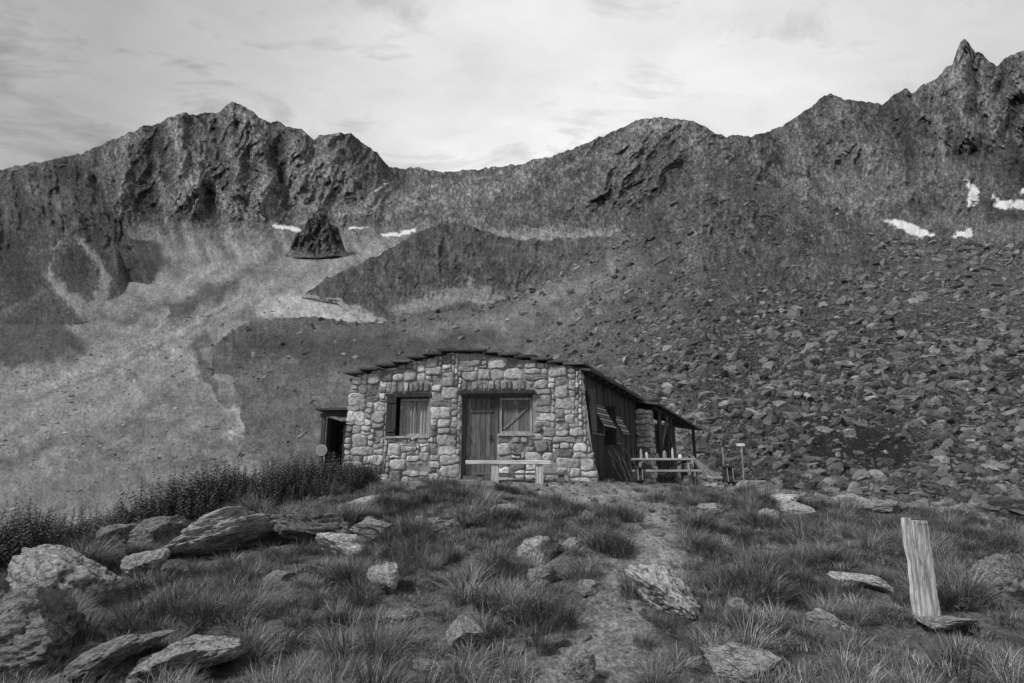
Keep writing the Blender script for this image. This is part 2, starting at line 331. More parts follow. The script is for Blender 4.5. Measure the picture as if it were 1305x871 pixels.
def shade6(X,Y,disp):
    Xw,Yw=wob(X,Y,9,25,16); Xf,Yf=wob(X,Y,5,11,8)
    D_=detail(X,Y,23.3)
    t=np.clip(.11+.005*np.clip(disp-3,-15,18)+.05*np.clip(D_,-.8,.9),.035,.3)  # displacement also paints light ribs and shaded gullies into the tone
    t=paint(t,Xw,Yw,[(40,240,7),(80,262,8),(85,290,4)],.20,8)
    t=paint(t,Xf,Yf,[(92,290,1),(68,318,2),(62,345,3),(80,375,7),(110,395,13)],.26,4)
    t=paint(t,Xf,Yf,[(98,302,1),(118,325,4),(135,352,7),(128,385,12)],.26,4)
    t=paint(t,Xw,Yw,[(118,400,14),(150,415,12)],.24,7)
    t=paint(t,Xf,Yf,[(92,330,10),(98,352,15)],.075,4)
    t=paint(t,Xf,Yf,[(165,330,7),(180,375,10),(185,405,9)],.08,5)
    t=paint(t,Xw,Yw,[(-100,310,30),(10,320,24),(30,370,18)],.075,9)
    t=paint(t,Xf,Yf,[(-60,420,2),(0,400,2),(60,372,1.5)],.19,4)
    t=paint(t,Xw,Yw,[(-100,440,18),(30,435,22),(90,440,14)],.08,9)
    t=paint(t,Xw,Yw,[(195,420,12),(150,460,14),(60,490,12),(-100,500,14)],.22,12)
    return np.clip(t,.03,.9),np.where(t>.2,.25,.6)
sheet('mountain_buttress',g6,-350,212,420,[6,40,60,90],disp6,shade6,relief=1.8)
skyk=[(362,328,955),(370,316,955),(376,300,960),(387,293,960),(393,279,965),(402,275,965),(407,271,965),(415,275,965),(420,285,960),(431,290,960),(435,306,955),(444,326,955)]
gk=[[(362,336,1150),(385,344,1150),(405,346,1150),(425,342,1150),(444,334,1150)],[(362,331,945),(385,330,925),(405,332,922),(425,328,925),(444,329,945)],skyk]
def shadek(X,Y,d):
    Xf,Yf=wob(X,Y,7,9,4)
    t=np.clip(.105+.008*np.clip(d,-10,12)+.06*detail(X,Y,3),.035,.3)  # relief shading painted in: raised rock lighter, hollows darker
    w=sstep(314,323,Yf+.12*np.abs(X-405)); t=t*(1-w)+.22*w
    return t,np.full(X.shape,.6)
sheet('rock_knob',gk,362,444,110,[6,80],lambda X,Y:6*crags(X,Y,3,.3,.4)*sstep(0,14,X-362)*sstep(0,14,444-X)*sstep(330,312,Y),shadek,jag=1.3,relief=2.2)
sky5=[(385,378,590),(400,366,610),(412,357,640),(440,345,660),(480,326,680),(510,310,690),(535,296,700),(552,288,700),(580,284,700),(600,289,700),(630,299,690),(660,306,680),(700,303,680),(745,303,660),(800,300,640),(880,300,600)]
g5=[[(385,388,800),(430,400,800),(480,440,700),(880,470,500)],[(385,381,590),(430,388,545),(480,425,430),(880,450,380)],[(385,379,585),(430,382,540),(480,385,530),(560,380,540),(880,380,460)],sky5]
def disp5(X,Y):
    e=sstep(0,25,X-385)*sstep(0,12,np.interp(X,[385,430,480,880],[381,388,425,450])-Y)
    return 7*e*crags(X,Y,15.2,.2,.6)
def shade5(X,Y,disp):
    Xw,Yw=wob(X,Y,9,28,26); Xf,Yf=wob(X,Y,6,12,8)
    t=np.clip(.11+.005*np.clip(disp-1,-12,12)+.055*np.clip(detail(X,Y,33.3),-.8,.9),.035,.3)  # spur tone follows displacement, painting lit ribs and shaded hollows
    t=paint(t,Xw,Yw,[(500,395,8),(580,375,14),(640,380,10)],.25,8)
    t=paint(t,Xf,Yf,[(590,350,2),(610,380,5)],.25,4)
    t=paint(t,Xf,Yf,[(480,340,1),(540,330,2),(600,335,2)],.18,4)
    t=paint(t,Xw,Yw,[(640,318,8),(720,312,7),(770,312,8)],.16,8)
    t=paint(t,Xw,Yw,[(690,335,10),(740,350,12),(660,370,8)],.19,9)
    t=paint(t,Xw,Yw,[(640,300,2),(700,297,6),(770,295,8)],.31,4)
    bl=sstep(-9,1,Yf-np.interp(X,[385,400,430,480,520],[378,380,386,405,430]))*sstep(540,470,X); t=t*(1-bl)+.34*bl
    return np.clip(t,.03,.9),np.where(t>.22,.25,.65)
sheet('hill_spur',g5,385,880,500,[6,40,130],disp5,shade5,relief=1.8)
sky4=[(262,660,120),(270,600,150),(266,560,190),(262,510,230),(266,470,260),(276,440,290),(296,420,310),(330,408,320),(400,404,320),(460,412,310),(520,405,300),(600,394,290),(660,378,285),(700,360,280),(740,332,275),(775,306,270),(810,280,265),(845,246,260),(870,222,258),(890,212,255),(905,208,255),(925,213,250),(950,226,245),(985,240,240),(1010,246,235),(1040,256,225),(1065,266,215),(1090,283,205),(1110,295,195),(1135,303,190),(1200,308,180),(1240,312,175),(1305,317,165),(1500,330,160),(1750,345,160)]
g4=[
 [(262,700,80),(400,700,50),(600,700,24),(1750,700,20)],
 [(262,661,110),(400,640,65),(600,640,32),(900,645,25),(1750,650,22)],
 [(262,601,130),(400,600,80),(600,600,42),(900,600,31),(1750,605,29)],
 [(262,560,160),(400,510,150),(600,500,80),(900,500,45),(1750,500,42)],
 [(262,520,200),(400,440,250),(600,430,170),(900,400,80),(1305,400,76),(1750,410,80)],
 [(262,500,225),(400,420,290),(600,408,240),(800,320,200),(900,300,150),(1100,330,125),(1305,340,130),(1750,360,130)],
 sky4]
outc=[(870,222,22),(900,262,44),(850,300,30),(960,300,46),(1040,305,36),(1090,345,30),(960,370,26)]
def disp4(X,Y):
    Xw,Yw=wob(X,Y,16,40,35); e=sstep(0,60,X-262)
    rp=1-sstep(-25,25,polyd(Xw,Yw,outc))
    d=e*(3.2*fbm(X/60,Y/35,3,6,.55)+rp*13*crags(X,Y,18.1,.3,.7))
    d=d+e*2.2*fbm((X+Y*.8)/22,Y/14,9,5,.65)*sstep(660,600,Y)
    for pts,A in [([(890,212,0),(900,260,10),(870,320,20)],11),([(1000,246,0),(1060,300,8),(1050,340,15)],12)]:
        q=polyd(Xw,Yw,pts); d=d+A*np.exp(-np.clip(q,0,None)/14)
    return d
def shade4(X,Y,disp):
    Xw,Yw=wob(X,Y,14,35,36); Xv,Yv=wob(X,Y,25,60,39); Xg,Yg=wob(X,Y,14,22,18)
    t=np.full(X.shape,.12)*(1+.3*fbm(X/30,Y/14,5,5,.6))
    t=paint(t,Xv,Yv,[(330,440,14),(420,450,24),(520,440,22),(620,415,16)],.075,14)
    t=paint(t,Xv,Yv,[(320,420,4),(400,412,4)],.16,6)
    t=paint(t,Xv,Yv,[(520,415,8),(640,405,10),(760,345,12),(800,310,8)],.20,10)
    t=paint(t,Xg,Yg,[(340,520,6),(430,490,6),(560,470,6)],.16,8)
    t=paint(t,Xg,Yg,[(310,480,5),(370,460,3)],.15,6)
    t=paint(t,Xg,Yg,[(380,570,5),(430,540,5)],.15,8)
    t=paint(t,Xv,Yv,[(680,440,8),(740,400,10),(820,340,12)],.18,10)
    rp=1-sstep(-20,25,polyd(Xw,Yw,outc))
    t=t*(1-rp)+rp*np.clip(.14+.006*np.clip(disp-7,-20,22)+.07*np.clip(detail(X,Y,43.3),-.8,.9),.035,.35)  # outcrop relief shading painted into the tone from displacement
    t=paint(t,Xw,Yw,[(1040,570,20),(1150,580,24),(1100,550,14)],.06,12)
    t=t*(1-.5*sstep(850,950,X)*sstep(380,430,Y))  # ground among the boulders darkened to paint shade into their gaps
    t=paint(t,Xg,Yg,[(258,420,4),(258,480,12),(268,520,20),(280,560,30),(285,600,42),(285,660,50)],.23,8)
    rocky=.3+.25*sstep(740,880,X)+.3*rp
    return np.clip(t,.025,.9),rocky
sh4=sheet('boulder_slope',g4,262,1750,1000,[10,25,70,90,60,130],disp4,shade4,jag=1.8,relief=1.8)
# ---------------------------------------------------------------- near ground
def ground(x,y,fine=True):
    x=np.asarray(x,float);y=np.asarray(y,float)
    z=np.interp(y,[-40,0,3,5,8,11,13.4,16,40],[-4,-1.8,-1.72,-1.5,-1.05,-.62,-.24,-.2,-.6])
    z=z-.0085*np.minimum(x*x,500)
    yr=np.interp(x,[-40,-14,-9,-7.8,-6.2,-5.2,0],[2,4.5,7.6,9.3,12.5,16.5,40])
    t=np.clip(y-yr,0,None); z=z-.34*t*t/(t+.9)
    t=np.clip(y-30,0,None); z=z-.3*t
    flat=sstep(12.5,13.6,y)*sstep(-6,-5,x)*sstep(7,5,x)
    z=z+(.13*fbm(x/2.1,y/2.1,1.3,3)+.16*fbm(x/5,y/5,4.3,2)*(np.abs(x)>2))*(1-.8*flat)
    if fine: z=z+(.06*fbm(x/.6,y/.6,2.3,5,.62))*(1-.6*flat)
    return z
def ground_hit(px,py):
    r=ray(px,py)
    ds=np.arange(2.5,40,.03); pp=r[None]*(ds/r[1])[:,None]; ok=np.nonzero(pp[:,2]<=ground(pp[:,0],pp[:,1],False))[0]
    return pp[ok[0]] if len(ok) else r*(14/r[1])
path=[(.3,3,.25),(.75,5,.3),(1.0,6.3,.3),(1.9,8,.32),(2.35,9.5,.4),(2.2,11.2,.7),(1.6,12.8,1.2),(-1,13.4,.8)]
gx=np.concatenate([np.linspace(-60,-13,40,endpoint=False),np.linspace(-13,14,720),np.linspace(14.1,60,50)])
gy=np.concatenate([np.linspace(-12,1.8,20,endpoint=False),np.linspace(1.8,17,480),np.linspace(17.1,60,110)])
GX,GY_=np.meshgrid(gx,gy)
def pathmask(x,y): return 1-sstep(-.15,.25,polyd(x+.2*fbm(x/.8,y/.8,5,3),y+.2*fbm(x/.8,y/.8,9,3),path))
def soiltone(x,y):
    t=.125+.07*fbm(x/1.1,y/1.1,3,4)
    pm=pathmask(x,y); t=t*(1-pm)+.25*pm
    fr=sstep(12.2,13.2,y)*sstep(-5.5,-4.5,x)*sstep(16,14.6,y); t=t*(1-fr)+.2*fr
    return np.clip(t,.04,.3)
gridmesh('ground',np.stack([GX,GY_,ground(GX,GY_)],-1),soiltone(GX,GY_),M_ground)
# ---------------------------------------------------------------- rocks
_ico={}
def ico(sub):
    if sub not in _ico:
        bm=bmesh.new(); bmesh.ops.create_icosphere(bm,subdivisions=sub,radius=1.0)
        _ico[sub]=(np.array([v.co[:] for v in bm.verts]),np.array([[v.index for v in f.verts] for f in bm.faces])); bm.free()
    return _ico[sub]
def rock_mesh(seed,sub,planes=14,rough=.05,name='rock',squash=(1,1,1),tone=.25,flat=False,fine=0):
    r=np.random.default_rng(seed); co,fa=ico(sub); co=co.copy()
    for k in range(planes):
        n=r.normal(size=3); n/=np.linalg.norm(n); h=r.uniform(.42,.82)
        d=co@n; m=d>h; co[m]-=np.outer((d[m]-h)*.97,n)
    o=seed*3.1
    if rough: 
        nn=co/np.linalg.norm(co,axis=1)[:,None]
        dd=rough*fbm(co[:,0]*1.6+o,co[:,1]*1.6,co[:,2]*2.6,6,.62)
        if fine: dd=dd-fine*np.clip(ridged(co[:,0]*2.2+o,co[:,1]*2.2,co[:,2]*3,4,.6)-.35,0,1)
        co=co+nn*dd[:,None]
    co*=np.array(squash)
    me=bpy.data.meshes.new(name); me.from_pydata(co.tolist(),[],fa.tolist())
    setattr_f(me,'tone',np.full(len(co),tone))
    if not flat: me.polygons.foreach_set('use_smooth',np.ones(len(fa),bool))
    return me
rocks=[
(38,712,58,42,.42,0,-8),(50,772,120,84,.34,1,-12),(12,850,145,90,.15,2,5),(133,710,60,44,.13,3,0),(195,704,76,54,.14,4,10),
(272,710,150,60,.32,5,22),(400,692,104,50,.17,6,-6),(475,688,66,32,.22,7,-14),(435,714,64,38,.44,8,-14),(491,756,40,42,.38,9,-15),
(590,828,42,48,.34,10,-20),(688,716,54,34,.36,11,0),(848,782,86,72,.42,12,-34),(941,795,25,38,.36,13,0),(737,868,46,52,.3,14,0),
(960,870,96,30,.44,15,-8),(215,868,112,54,.27,16,12),(1112,752,66,20,.44,17,-8),(1275,762,66,54,.28,18,-10),(560,678,44,24,.36,19,0),
(1006,646,36,20,.46,20,0),(690,746,42,28,.28,21,10),(750,762,34,20,.34,22,0),(510,798,48,20,.24,23,0),(640,658,44,16,.38,24,0),(1060,802,60,18,.34,25,-6),
(110,868,116,56,.18,26,20),(180,738,46,52,.34,27,-20),(1215,804,62,20,.32,28,0),(985,664,30,16,.44,29,0),(730,704,22,24,.34,31,0),
(1090,644,46,16,.4,33,0),(905,652,44,12,.36,34,0),(470,644,50,14,.38,35,0),(1020,658,56,18,.38,36,-8),(1130,654,46,20,.34,37,0),(700,824,34,14,.3,38,0),
(350,745,40,20,.26,41,0),(620,735,26,14,.3,42,0),(540,860,40,18,.28,43,0)]
excl=[]
for (px,py,w,h,tn,sd,roll) in rocks:
    p=ground_hit(px,min(py,868)); k=p[1]/FPX*.93
    me=rock_mesh(100+sd,6 if w>75 else 5,13,.09,'boulder',tone=tn*1.2,fine=.10)
    o=bpy.data.objects.new('boulder',me); link(o)
    W=w*k/1.45; H=h*k/1.3
    o.scale=(W,W*.75,max(H*(.62 if abs(roll)>15 else .9),.05)); o.location=(p[0],p[1]+W*.3,p[2]+H*.45)
    o.rotation_euler=(random.uniform(-.1,.25),-math.radians(roll),random.uniform(-.4,.4))
    me.materials.append(M_rock); excl.append((p[0],p[1]+W*.12,W*.86+.02))
# ---------------------------------------------------------------- instancing helper
def instancer(name,pts,rots,scl,idx,coll):
    me=bpy.data.meshes.new(name); n=len(pts); me.vertices.add(n); me.vertices.foreach_set('co',np.asarray(pts,np.float32).ravel())
    a=me.attributes.new('rot','FLOAT_VECTOR','POINT'); a.data.foreach_set('vector',np.asarray(rots,np.float32).ravel())
    a=me.attributes.new('scl','FLOAT_VECTOR','POINT'); a.data.foreach_set('vector',np.asarray(scl,np.float32).ravel())
    a=me.attributes.new('idx','INT','POINT'); a.data.foreach_set('value',np.asarray(idx,np.int32).ravel())
    o=bpy.data.objects.new(name,me); link(o)
    ng=bpy.data.node_groups.new(name+'_scatter','GeometryNodeTree')
    ng.interface.new_socket('Geometry',in_out='INPUT',socket_type='NodeSocketGeometry'); ng.interface.new_socket('Geometry',in_out='OUTPUT',socket_type='NodeSocketGeometry')
    gi=ng.nodes.new('NodeGroupInput');go=ng.nodes.new('NodeGroupOutput')
    ip=ng.nodes.new('GeometryNodeInstanceOnPoints'); ci=ng.nodes.new('GeometryNodeCollectionInfo')
    ci.inputs['Collection'].default_value=coll; ci.inputs['Separate Children'].default_value=True; ci.inputs['Reset Children'].default_value=True
    def na(t,nm):
        q=ng.nodes.new('GeometryNodeInputNamedAttribute'); q.data_type=t; q.inputs['Name'].default_value=nm; return q.outputs['Attribute']
    L=ng.links.new
    L(gi.outputs[0],ip.inputs['Points']); L(ci.outputs[0],ip.inputs['Instance']); ip.inputs['Pick Instance'].default_value=True
    L(na('INT','idx'),ip.inputs['Instance Index']); L(na('FLOAT_VECTOR','scl'),ip.inputs['Scale'])
    er=ng.nodes.new('FunctionNodeEulerToRotation'); L(na('FLOAT_VECTOR','rot'),er.inputs[0]); L(er.outputs[0],ip.inputs['Rotation'])
    L(ip.outputs[0],go.inputs[0])
    md=o.modifiers.new('scatter','NODES'); md.node_group=ng
    return o
def collect(name,meshes):
    c=bpy.data.collections.new(name)
    for i,me in enumerate(meshes):
        c.objects.link(bpy.data.objects.new('%s_%02d'%(name,i),me))
    return c
def rays_to_px(p):
    f=p[...,1]*cp+p[...,2]*sp; u=-p[...,1]*sp+p[...,2]*cp; return 652.5+FPX*p[...,0]/f, 435.5-FPX*u/f
def sample_sheet(sh,ncol,n):
    me=sh.data; nv=len(me.vertices); co=np.empty(nv*3,np.float32); me.vertices.foreach_get('co',co); co=co.reshape(-1,3)
    rv=nv//ncol-4; C=co[:rv*ncol].reshape(rv,ncol,3); ii=rng.integers(0,rv-1,n); jj=rng.integers(0,ncol-1,n)
    fx,fy=rng.random(n)[:,None],rng.random(n)[:,None]
    pp=C[ii,jj]*(1-fx)*(1-fy)+C[ii,jj+1]*fx*(1-fy)+C[ii+1,jj]*(1-fx)*fy+C[ii+1,jj+1]*fx*fy
    qx,qy=rays_to_px(pp); return pp,qx,qy
def rockset(seed0,cnt,tone,mat,nm,lo,hi):
    vs=[]
    for i in range(cnt):
        me=rock_mesh(seed0+i,3,12,.05,nm,squash=(1,.8*random.uniform(.6,1.1),random.uniform(lo,hi)),tone=tone*random.uniform(.65,1.35),flat=True); me.materials.append(mat); vs.append(me)
    return vs
cb=collect('boulder_shapes',rockset(300,12,.155,M_scree,'boulder_shape',.35,.85))
pp,qx,qy=sample_sheet(sh4,1000,180000); n=len(pp)
dens=sstep(640,860,qx+60*fbm(qx/60,qy/60,3))*.96+.04
dens*=sstep(290,410,qy+40*fbm(qx/50,qy/50,7))*.8+.20
dens*=1-.6*(1-sstep(-20,20,polyd(qx,qy,outc)))
hole=1-sstep(-10,15,polyd(qx+25*fbm(qx/20,qy/20,2),qy+10*fbm(qx/20,qy/20,6),[(1040,572,16),(1150,582,20),(1100,555,10)])); dens*=1-.85*hole
dens*= .5+.5*sstep(-.3,.15,fbm(qx/45,qy/30,17,4))
keep=(rng.random(n)<dens)&(qx<1450)&(qy<680)
pp=pp[keep];qx=qx[keep];qy=qy[keep]; n=len(pp)
szpx=np.clip(1.8*(rng.pareto(1.75,n)+1),1.8,18)*np.interp(qy,[250,400,600,680],[.6,.88,1.1,1.2])*np.interp(qx,[600,900],[.6,1])
sz=szpx*pp[:,1]/FPX*.8
instancer('scree_boulders',pp,np.stack([rng.normal(0,.45,n)+.15,rng.normal(0,.45,n),rng.random(n)*6.28],-1),np.stack([sz,sz*rng.uniform(.6,1.1,n),sz*rng.uniform(.6,1.2,n)],-1),rng.integers(0,12,n),cb)
cv_=collect('fan_stone_shapes',rockset(340,6,.25,M_scree,'fan_stone_shape',.4,.8))
pp,qx,qy=sample_sheet(sh1,1150,110000); n=len(pp)
keep=(qy>360)&(qy<720)&(qx<360)&(rng.random(n)<.6*sstep(-.2,.3,fbm(qx/30,qy/18,27,4))+.15)
pp=pp[keep];qx=qx[keep];qy=qy[keep];n=len(pp)
sz=np.clip(.8*(rng.pareto(2.0,n)+1),.8,6)*np.interp(qy,[370,700],[.6,1.25])*pp[:,1]/FPX*.8
instancer('fan_stones',pp,np.stack([rng.normal(0,.4,n),rng.normal(0,.4,n),rng.random(n)*6.28],-1),np.stack([sz,sz,sz],-1),rng.integers(0,6,n),cv_)
cg=collect('loose_stone_shapes',rockset(500,8,.33,M_rock,'stone_shape',.3,.65))
n=12000; x=rng.uniform(-9,12,n); y=2.5+rng.random(n)**.8*16
pr=.12+.6*pathmask(x,y)+.45*sstep(.15,.5,fbm(x/1.3,y/1.3,21,3)); pr=pr+sstep(12.3,13.2,y)*.25+.6*sstep(3.5,6,x)*sstep(12,13.6,y)
k=rng.random(n)<pr; x=x[k];y=y[k];n=len(x)
s=np.clip(.016*(rng.pareto(1.7,n)+1),.016,.16); s=np.where((x>4.5)&(y>12.5),np.minimum(s*3.2,.4),s)
fr_=(y>12.4)&(x<4.5)&(x>-5); s=np.where(fr_,np.minimum(s,.09),s)
inhut=(x>-5.3)&(x<3+.45*(y-14))&(y>13.9); x=x[~inhut];y=y[~inhut];s=s[~inhut];n=len(x)
instancer('loose_stones',np.stack([x,y,ground(x,y)+s*.08],-1),np.stack([rng.normal(0,.2,n),rng.normal(0,.2,n),rng.random(n)*6.28],-1),np.stack([s,s,s],-1),rng.integers(0,8,n),cg)
bigst=s>.09
for ex,ey,es in zip(x[bigst],y[bigst],s[bigst]): excl.append((ex,ey-es*.2,es*1.0))
# ---------------------------------------------------------------- grass
def tuft(seed,nb,L,R,spread,w,tone=.17,curl=1.0,segs=5):
    r=np.random.default_rng(seed); V=[];F=[];T=[]
    for b_ in range(nb):
        a=r.random()*6.283; rr=R*math.sqrt(r.random()); bx,by=rr*math.cos(a),rr*math.sin(a)
        a2=a+r.normal(0,.7); le=L*r.uniform(.45,1.1); th=r.uniform(.05,.35)*spread; cur=r.uniform(.5,1.6)*curl
        hx,hz=0,0; px_,py_=-math.sin(a2),math.cos(a2); tn=tone*r.choice([.4,.75,1.0,1.5,2.6],p=[.2,.25,.28,.17,.10]); base=len(V)
        for s_ in range(segs+1):
            f=s_/segs; ww=w*(1-f)**.7*.5+.0004
            X_=bx+hx*math.cos(a2);Y_=by+hx*math.sin(a2)
            V.append((X_-px_*ww,Y_-py_*ww,hz));V.append((X_+px_*ww,Y_+py_*ww,hz)); T+= [tn,tn]
            ang=th+cur*f; hx+=le/segs*math.sin(ang); hz+=le/segs*math.cos(ang)
            if s_: q=base+2*s_; F.append((q-2,q-1,q+1,q))
    me=bpy.data.meshes.new('tuft'); me.from_pydata(V,[],F); setattr_f(me,'tone',T); me.materials.append(M_grass); return me
tv=[tuft(i,250,.36,.12,1.5,.0046,curl=1.15) for i in range(5)]+[tuft(20+i,170,.14,.14,2.2,.0044,.15,1.0,4) for i in range(3)]
ct=collect('grass_tufts',tv)
EX=np.array(excl)
def exc(x,y):
    m=np.ones(len(x))
    for ex,ey,er in EX: m*=sstep(.65,1.0,np.hypot(x-ex,y-ey)/er)
    return m
n=34000; x=rng.uniform(-12,14,n); y=2.2+rng.random(n)*17
pm=pathmask(x,y); cl=fbm(x/.9,y/.9,31,3); zone=fbm(x/2.3,y/2.3,13,2); EXC=exc(x,y)
f1=sstep(-.10,.12,cl+.3*zone)*(1-pm)*EXC*(1-.93*sstep(12.3,13.2,y)*sstep(-5.3,-4.6,x)*sstep(8,5,x))
f1*=1-.4*sstep(-1.5,-.8,x)*sstep(1.8,1.0,x)
f1*=np.interp(y,[2,9,13,19],[.75,.95,.7,.25])
big=rng.random(n)<f1*.55
f2=(1-pm)*EXC*.30*(1-.8*sstep(12.3,13.2,y)*sstep(-5.3,-4.6,x))
small=(~big)&(rng.random(n)<f2)
inhut=(x>-5.4)&(x<3.2+.5*(y-14))&(y>14.1)
big&=~inhut; small&=~inhut
xs=np.concatenate([x[big],x[small]]);ys=np.concatenate([y[big],y[small]]); nb_,ns_=big.sum(),small.sum(); n=nb_+ns_
sc=np.concatenate([rng.uniform(.5,1.1,nb_)*(.72+.85*np.clip(cl[big],0,.6)),rng.uniform(.5,1.2,ns_)])
instancer('grass',np.stack([xs,ys,ground(xs,ys)-.015],-1),np.stack([rng.normal(0,.18,n),rng.normal(0,.18,n),rng.random(n)*6.28],-1),np.stack([sc,sc,sc*rng.uniform(.8,1.15,n)],-1),np.concatenate([rng.integers(0,5,nb_),rng.integers(5,8,ns_)]),ct)
def herb(seed):
    r=np.random.default_rng(seed); V=[];F=[];T=[]
    for s_ in range(5):
        a=r.random()*6.28; bx,by=.16*r.normal(),.16*r.normal(); H=r.uniform(.35,.95); lx,ly=.12*r.normal(),.12*r.normal()
        for k in range(26):
            f=.12+.88*k/26; z=H*f; x0,y0=bx+lx*f,by+ly*f; an=k*2.4; l=.12*(1.05-f)+.025; w=.016; dx,dy=math.cos(an),math.sin(an)
            b0=len(V); V+=[(x0,y0,z),(x0+dx*l*.5-dy*w,y0+dy*l*.5+dx*w,z+l*.35),(x0+dx*l,y0+dy*l,z+l*.4),(x0+dx*l*.5+dy*w,y0+dy*l*.5-dx*w,z+l*.35)]
            F.append((b0,b0+1,b0+2,b0+3)); T+= [.10*r.uniform(.5,1.8)]*4
        b0=len(V); w=.005; V+=[(bx-w,by,0),(bx+w,by,0),(bx+lx+w*.5,by+ly,H),(bx+lx-w*.5,by+ly,H)]; F.append((b0,b0+1,b0+2,b0+3)); T+=[.09]*4
    me=bpy.data.meshes.new('herb'); me.from_pydata(V,[],F); setattr_f(me,'tone',T); me.materials.append(M_grass); return me
ch=collect('herb_shapes',[herb(i) for i in range(8)])
n=3300; x=rng.uniform(-7.9,-3.2,n); yr=np.interp(x,[-14,-9,-7.8,-6.2,-5.2,-3],[4.5,7.6,9.0,12.0,13.4,13.6]); y=yr-rng.random(n)**1.3*2.6+.6
k=(rng.random(n)<.42*sstep(-.15,.3,fbm(x/.7,y/.7,41,3)+.18))&~((x>-5.3)&(y>14)); x=x[k];y=y[k];n=len(x); s=rng.uniform(.5,1.2,n)*(.78+.55*np.clip(fbm(x/1.1,y/1.1,77,2),-.6,1))
instancer('willowherb',np.stack([x,y,ground(x,y)-.02],-1),np.stack([rng.normal(0,.12,n),rng.normal(0,.12,n),rng.random(n)*6.28],-1),np.stack([s,s,s],-1),rng.integers(0,8,n),ch)
# ---------------------------------------------------------------- HUT
hut=empty('stone_hut')
Lb=P(437,612,14.7)[:2]; Rb=P(762,605,14.2)[:2]
ev=(Rb-Lb); Wd=float(np.linalg.norm(ev)); ev=ev/Wd; nv_=np.array([ev[1],-ev[0]])
def F_(px,py):
    r=ray(px,py); t=(Lb@nv_)/(r[:2]@nv_); p=r*t; return float((p[:2]-Lb)@ev),float(p[2])
def W_(u,v,o):
    q=Lb+ev*u+nv_*o; return (q[0],q[1],v)
def fb(mb,u0,u1,v0,v1,o0,o1,tone,jit=0):
    mb.box(u0,u1,o0,o1,v0,v1,tone,f=lambda u,o,v:W_(u,v,o),jit=jit)
uTL,vTL=F_(447,481); uPk,vPk=F_(592,450); uTR,vTR=F_(741,469); uBR,_=F_(763,612); uBL,_=F_(436,615)
zb=-.45
def topv(u): return np.interp(u,[uTL,uPk-.35,uPk+.35,uTR],[vTL,vPk,vPk,vTR])
def lft(v): return np.interp(v,[-.2,vTL],[uBL,uTL])
def rgt(v): return np.interp(v,[-.2,.8,vTR],[uBR,uBR-.22,uTR])
ops=[]
for a,b2 in [((496,502),(546,557)),((589,503),(633,600)),((633,502),(679,553))]:
    u0,v1=F_(*a);u1,v0=F_(*b2); ops.append([u0,u1,v0,v1])
ops[1][2]=-.5; ops[2][0]=ops[1][1]; ops[2][3]=ops[1][3]
cu,cv=.085,.075
nu=int((uBR+.3)/cu)+3; nvv=int((vPk-zb)/cv)+2; occ=np.zeros((nvv,nu),bool)
for j in range(nvv):
    for i in range(nu):
        u=-.1+(i+.5)*cu; v=zb+(j+.5)*cv
        if u<lft(v)-.0 or u>rgt(v) or v>topv(u)+.01: occ[j,i]=True
        for o in ops:
            if o[0]-.01<u<o[1]+.01 and o[2]<v<o[3]+.0: occ[j,i]=True
stones=MB()
def stone(u0,u1,v0,v1,bulge=None,fixed=False,frame=W_,clampf=True,tn=None):
    g=.008; nu_=max(2,int((u1-u0)/.06)); nv2=max(2,int((v1-v0)/.06))
    pts=[(u0+(u1-u0)*k/nu_,v0) for k in range(nu_)]+[(u1,v0+(v1-v0)*k/nv2) for k in range(nv2)]+[(u1-(u1-u0)*k/nu_,v1) for k in range(nu_)]+[(u0,v1-(v1-v0)*k/nv2) for k in range(nv2)]
    a=np.array(pts); c=np.array([(u0+u1)/2,(v0+v1)/2])
    ju=.05*perlin(a[:,0]/.17,a[:,1]/.17,3.3)+.012*perlin(a[:,0]/.05,a[:,1]/.05,1.3); jv=.05*perlin(a[:,0]/.19,a[:,1]/.17,8.7)+.012*perlin(a[:,0]/.05,a[:,1]/.05,6.3)
    if fixed: ju*=.3;jv*=.3
    hx,hy=(u1-u0)/2,(v1-v0)/2; q=(a-c)/np.array([hx,hy]); m=np.minimum(abs(q[:,0]),abs(q[:,1])); rr=min(hx,hy)*random.uniform(.25,.65)
    corner=np.clip((m-(1-rr/min(hx,hy)))/(rr/min(hx,hy)),0,1)**2
    a=a-np.sign(q)*(corner*rr*.33)[:,None]
    a=a+np.stack([ju,jv],-1)
    a=c+(a-c)*np.array([1-g/hx,1-g/hy])
    if clampf: a[:,1]=np.minimum(a[:,1],topv(a[:,0])-.005)
    n_=len(a); b_=bulge if bulge is not None else random.uniform(.02,.075); cc=a.mean(0)
    rings=np.array([(1,-.03),(1,b_*.35),(.93,b_*.8),(.78,b_),(.4,b_*1.03)])
    sd=random.random()*50; tl=random.uniform(-.02,.02);tl2=random.uniform(-.02,.02)
    PP=cc+(a[None]-cc)*rings[:,0][:,None,None]
    OO=rings[:,1][:,None]+np.where(rings[:,0][:,None]<.99,.016*perlin(PP[...,0]/.07+sd,PP[...,1]/.07,sd)+tl*(PP[...,0]-cc[0])/hx+tl2*(PP[...,1]-cc[1])/hy,0)
    vs=[frame(p_[0],p_[1],o_) for p_,o_ in zip(PP.reshape(-1,2),OO.ravel())]
    vs.append(frame(cc[0],cc[1],b_*1.03))
    fs=[]
    for r_ in range(len(rings)-1):
        for k in range(n_): k2=(k+1)%n_; fs.append((r_*n_+k,r_*n_+k2,(r_+1)*n_+k2,(r_+1)*n_+k))
    e=(len(rings)-1)*n_
    for k in range(n_): fs.append((e+k,e+(k+1)%n_,len(rings)*n_))
    stones.add(vs,fs,tn or random.choice([.2,.30,.38,.42,.46,.50,.56,.62])*random.uniform(.9,1.1))
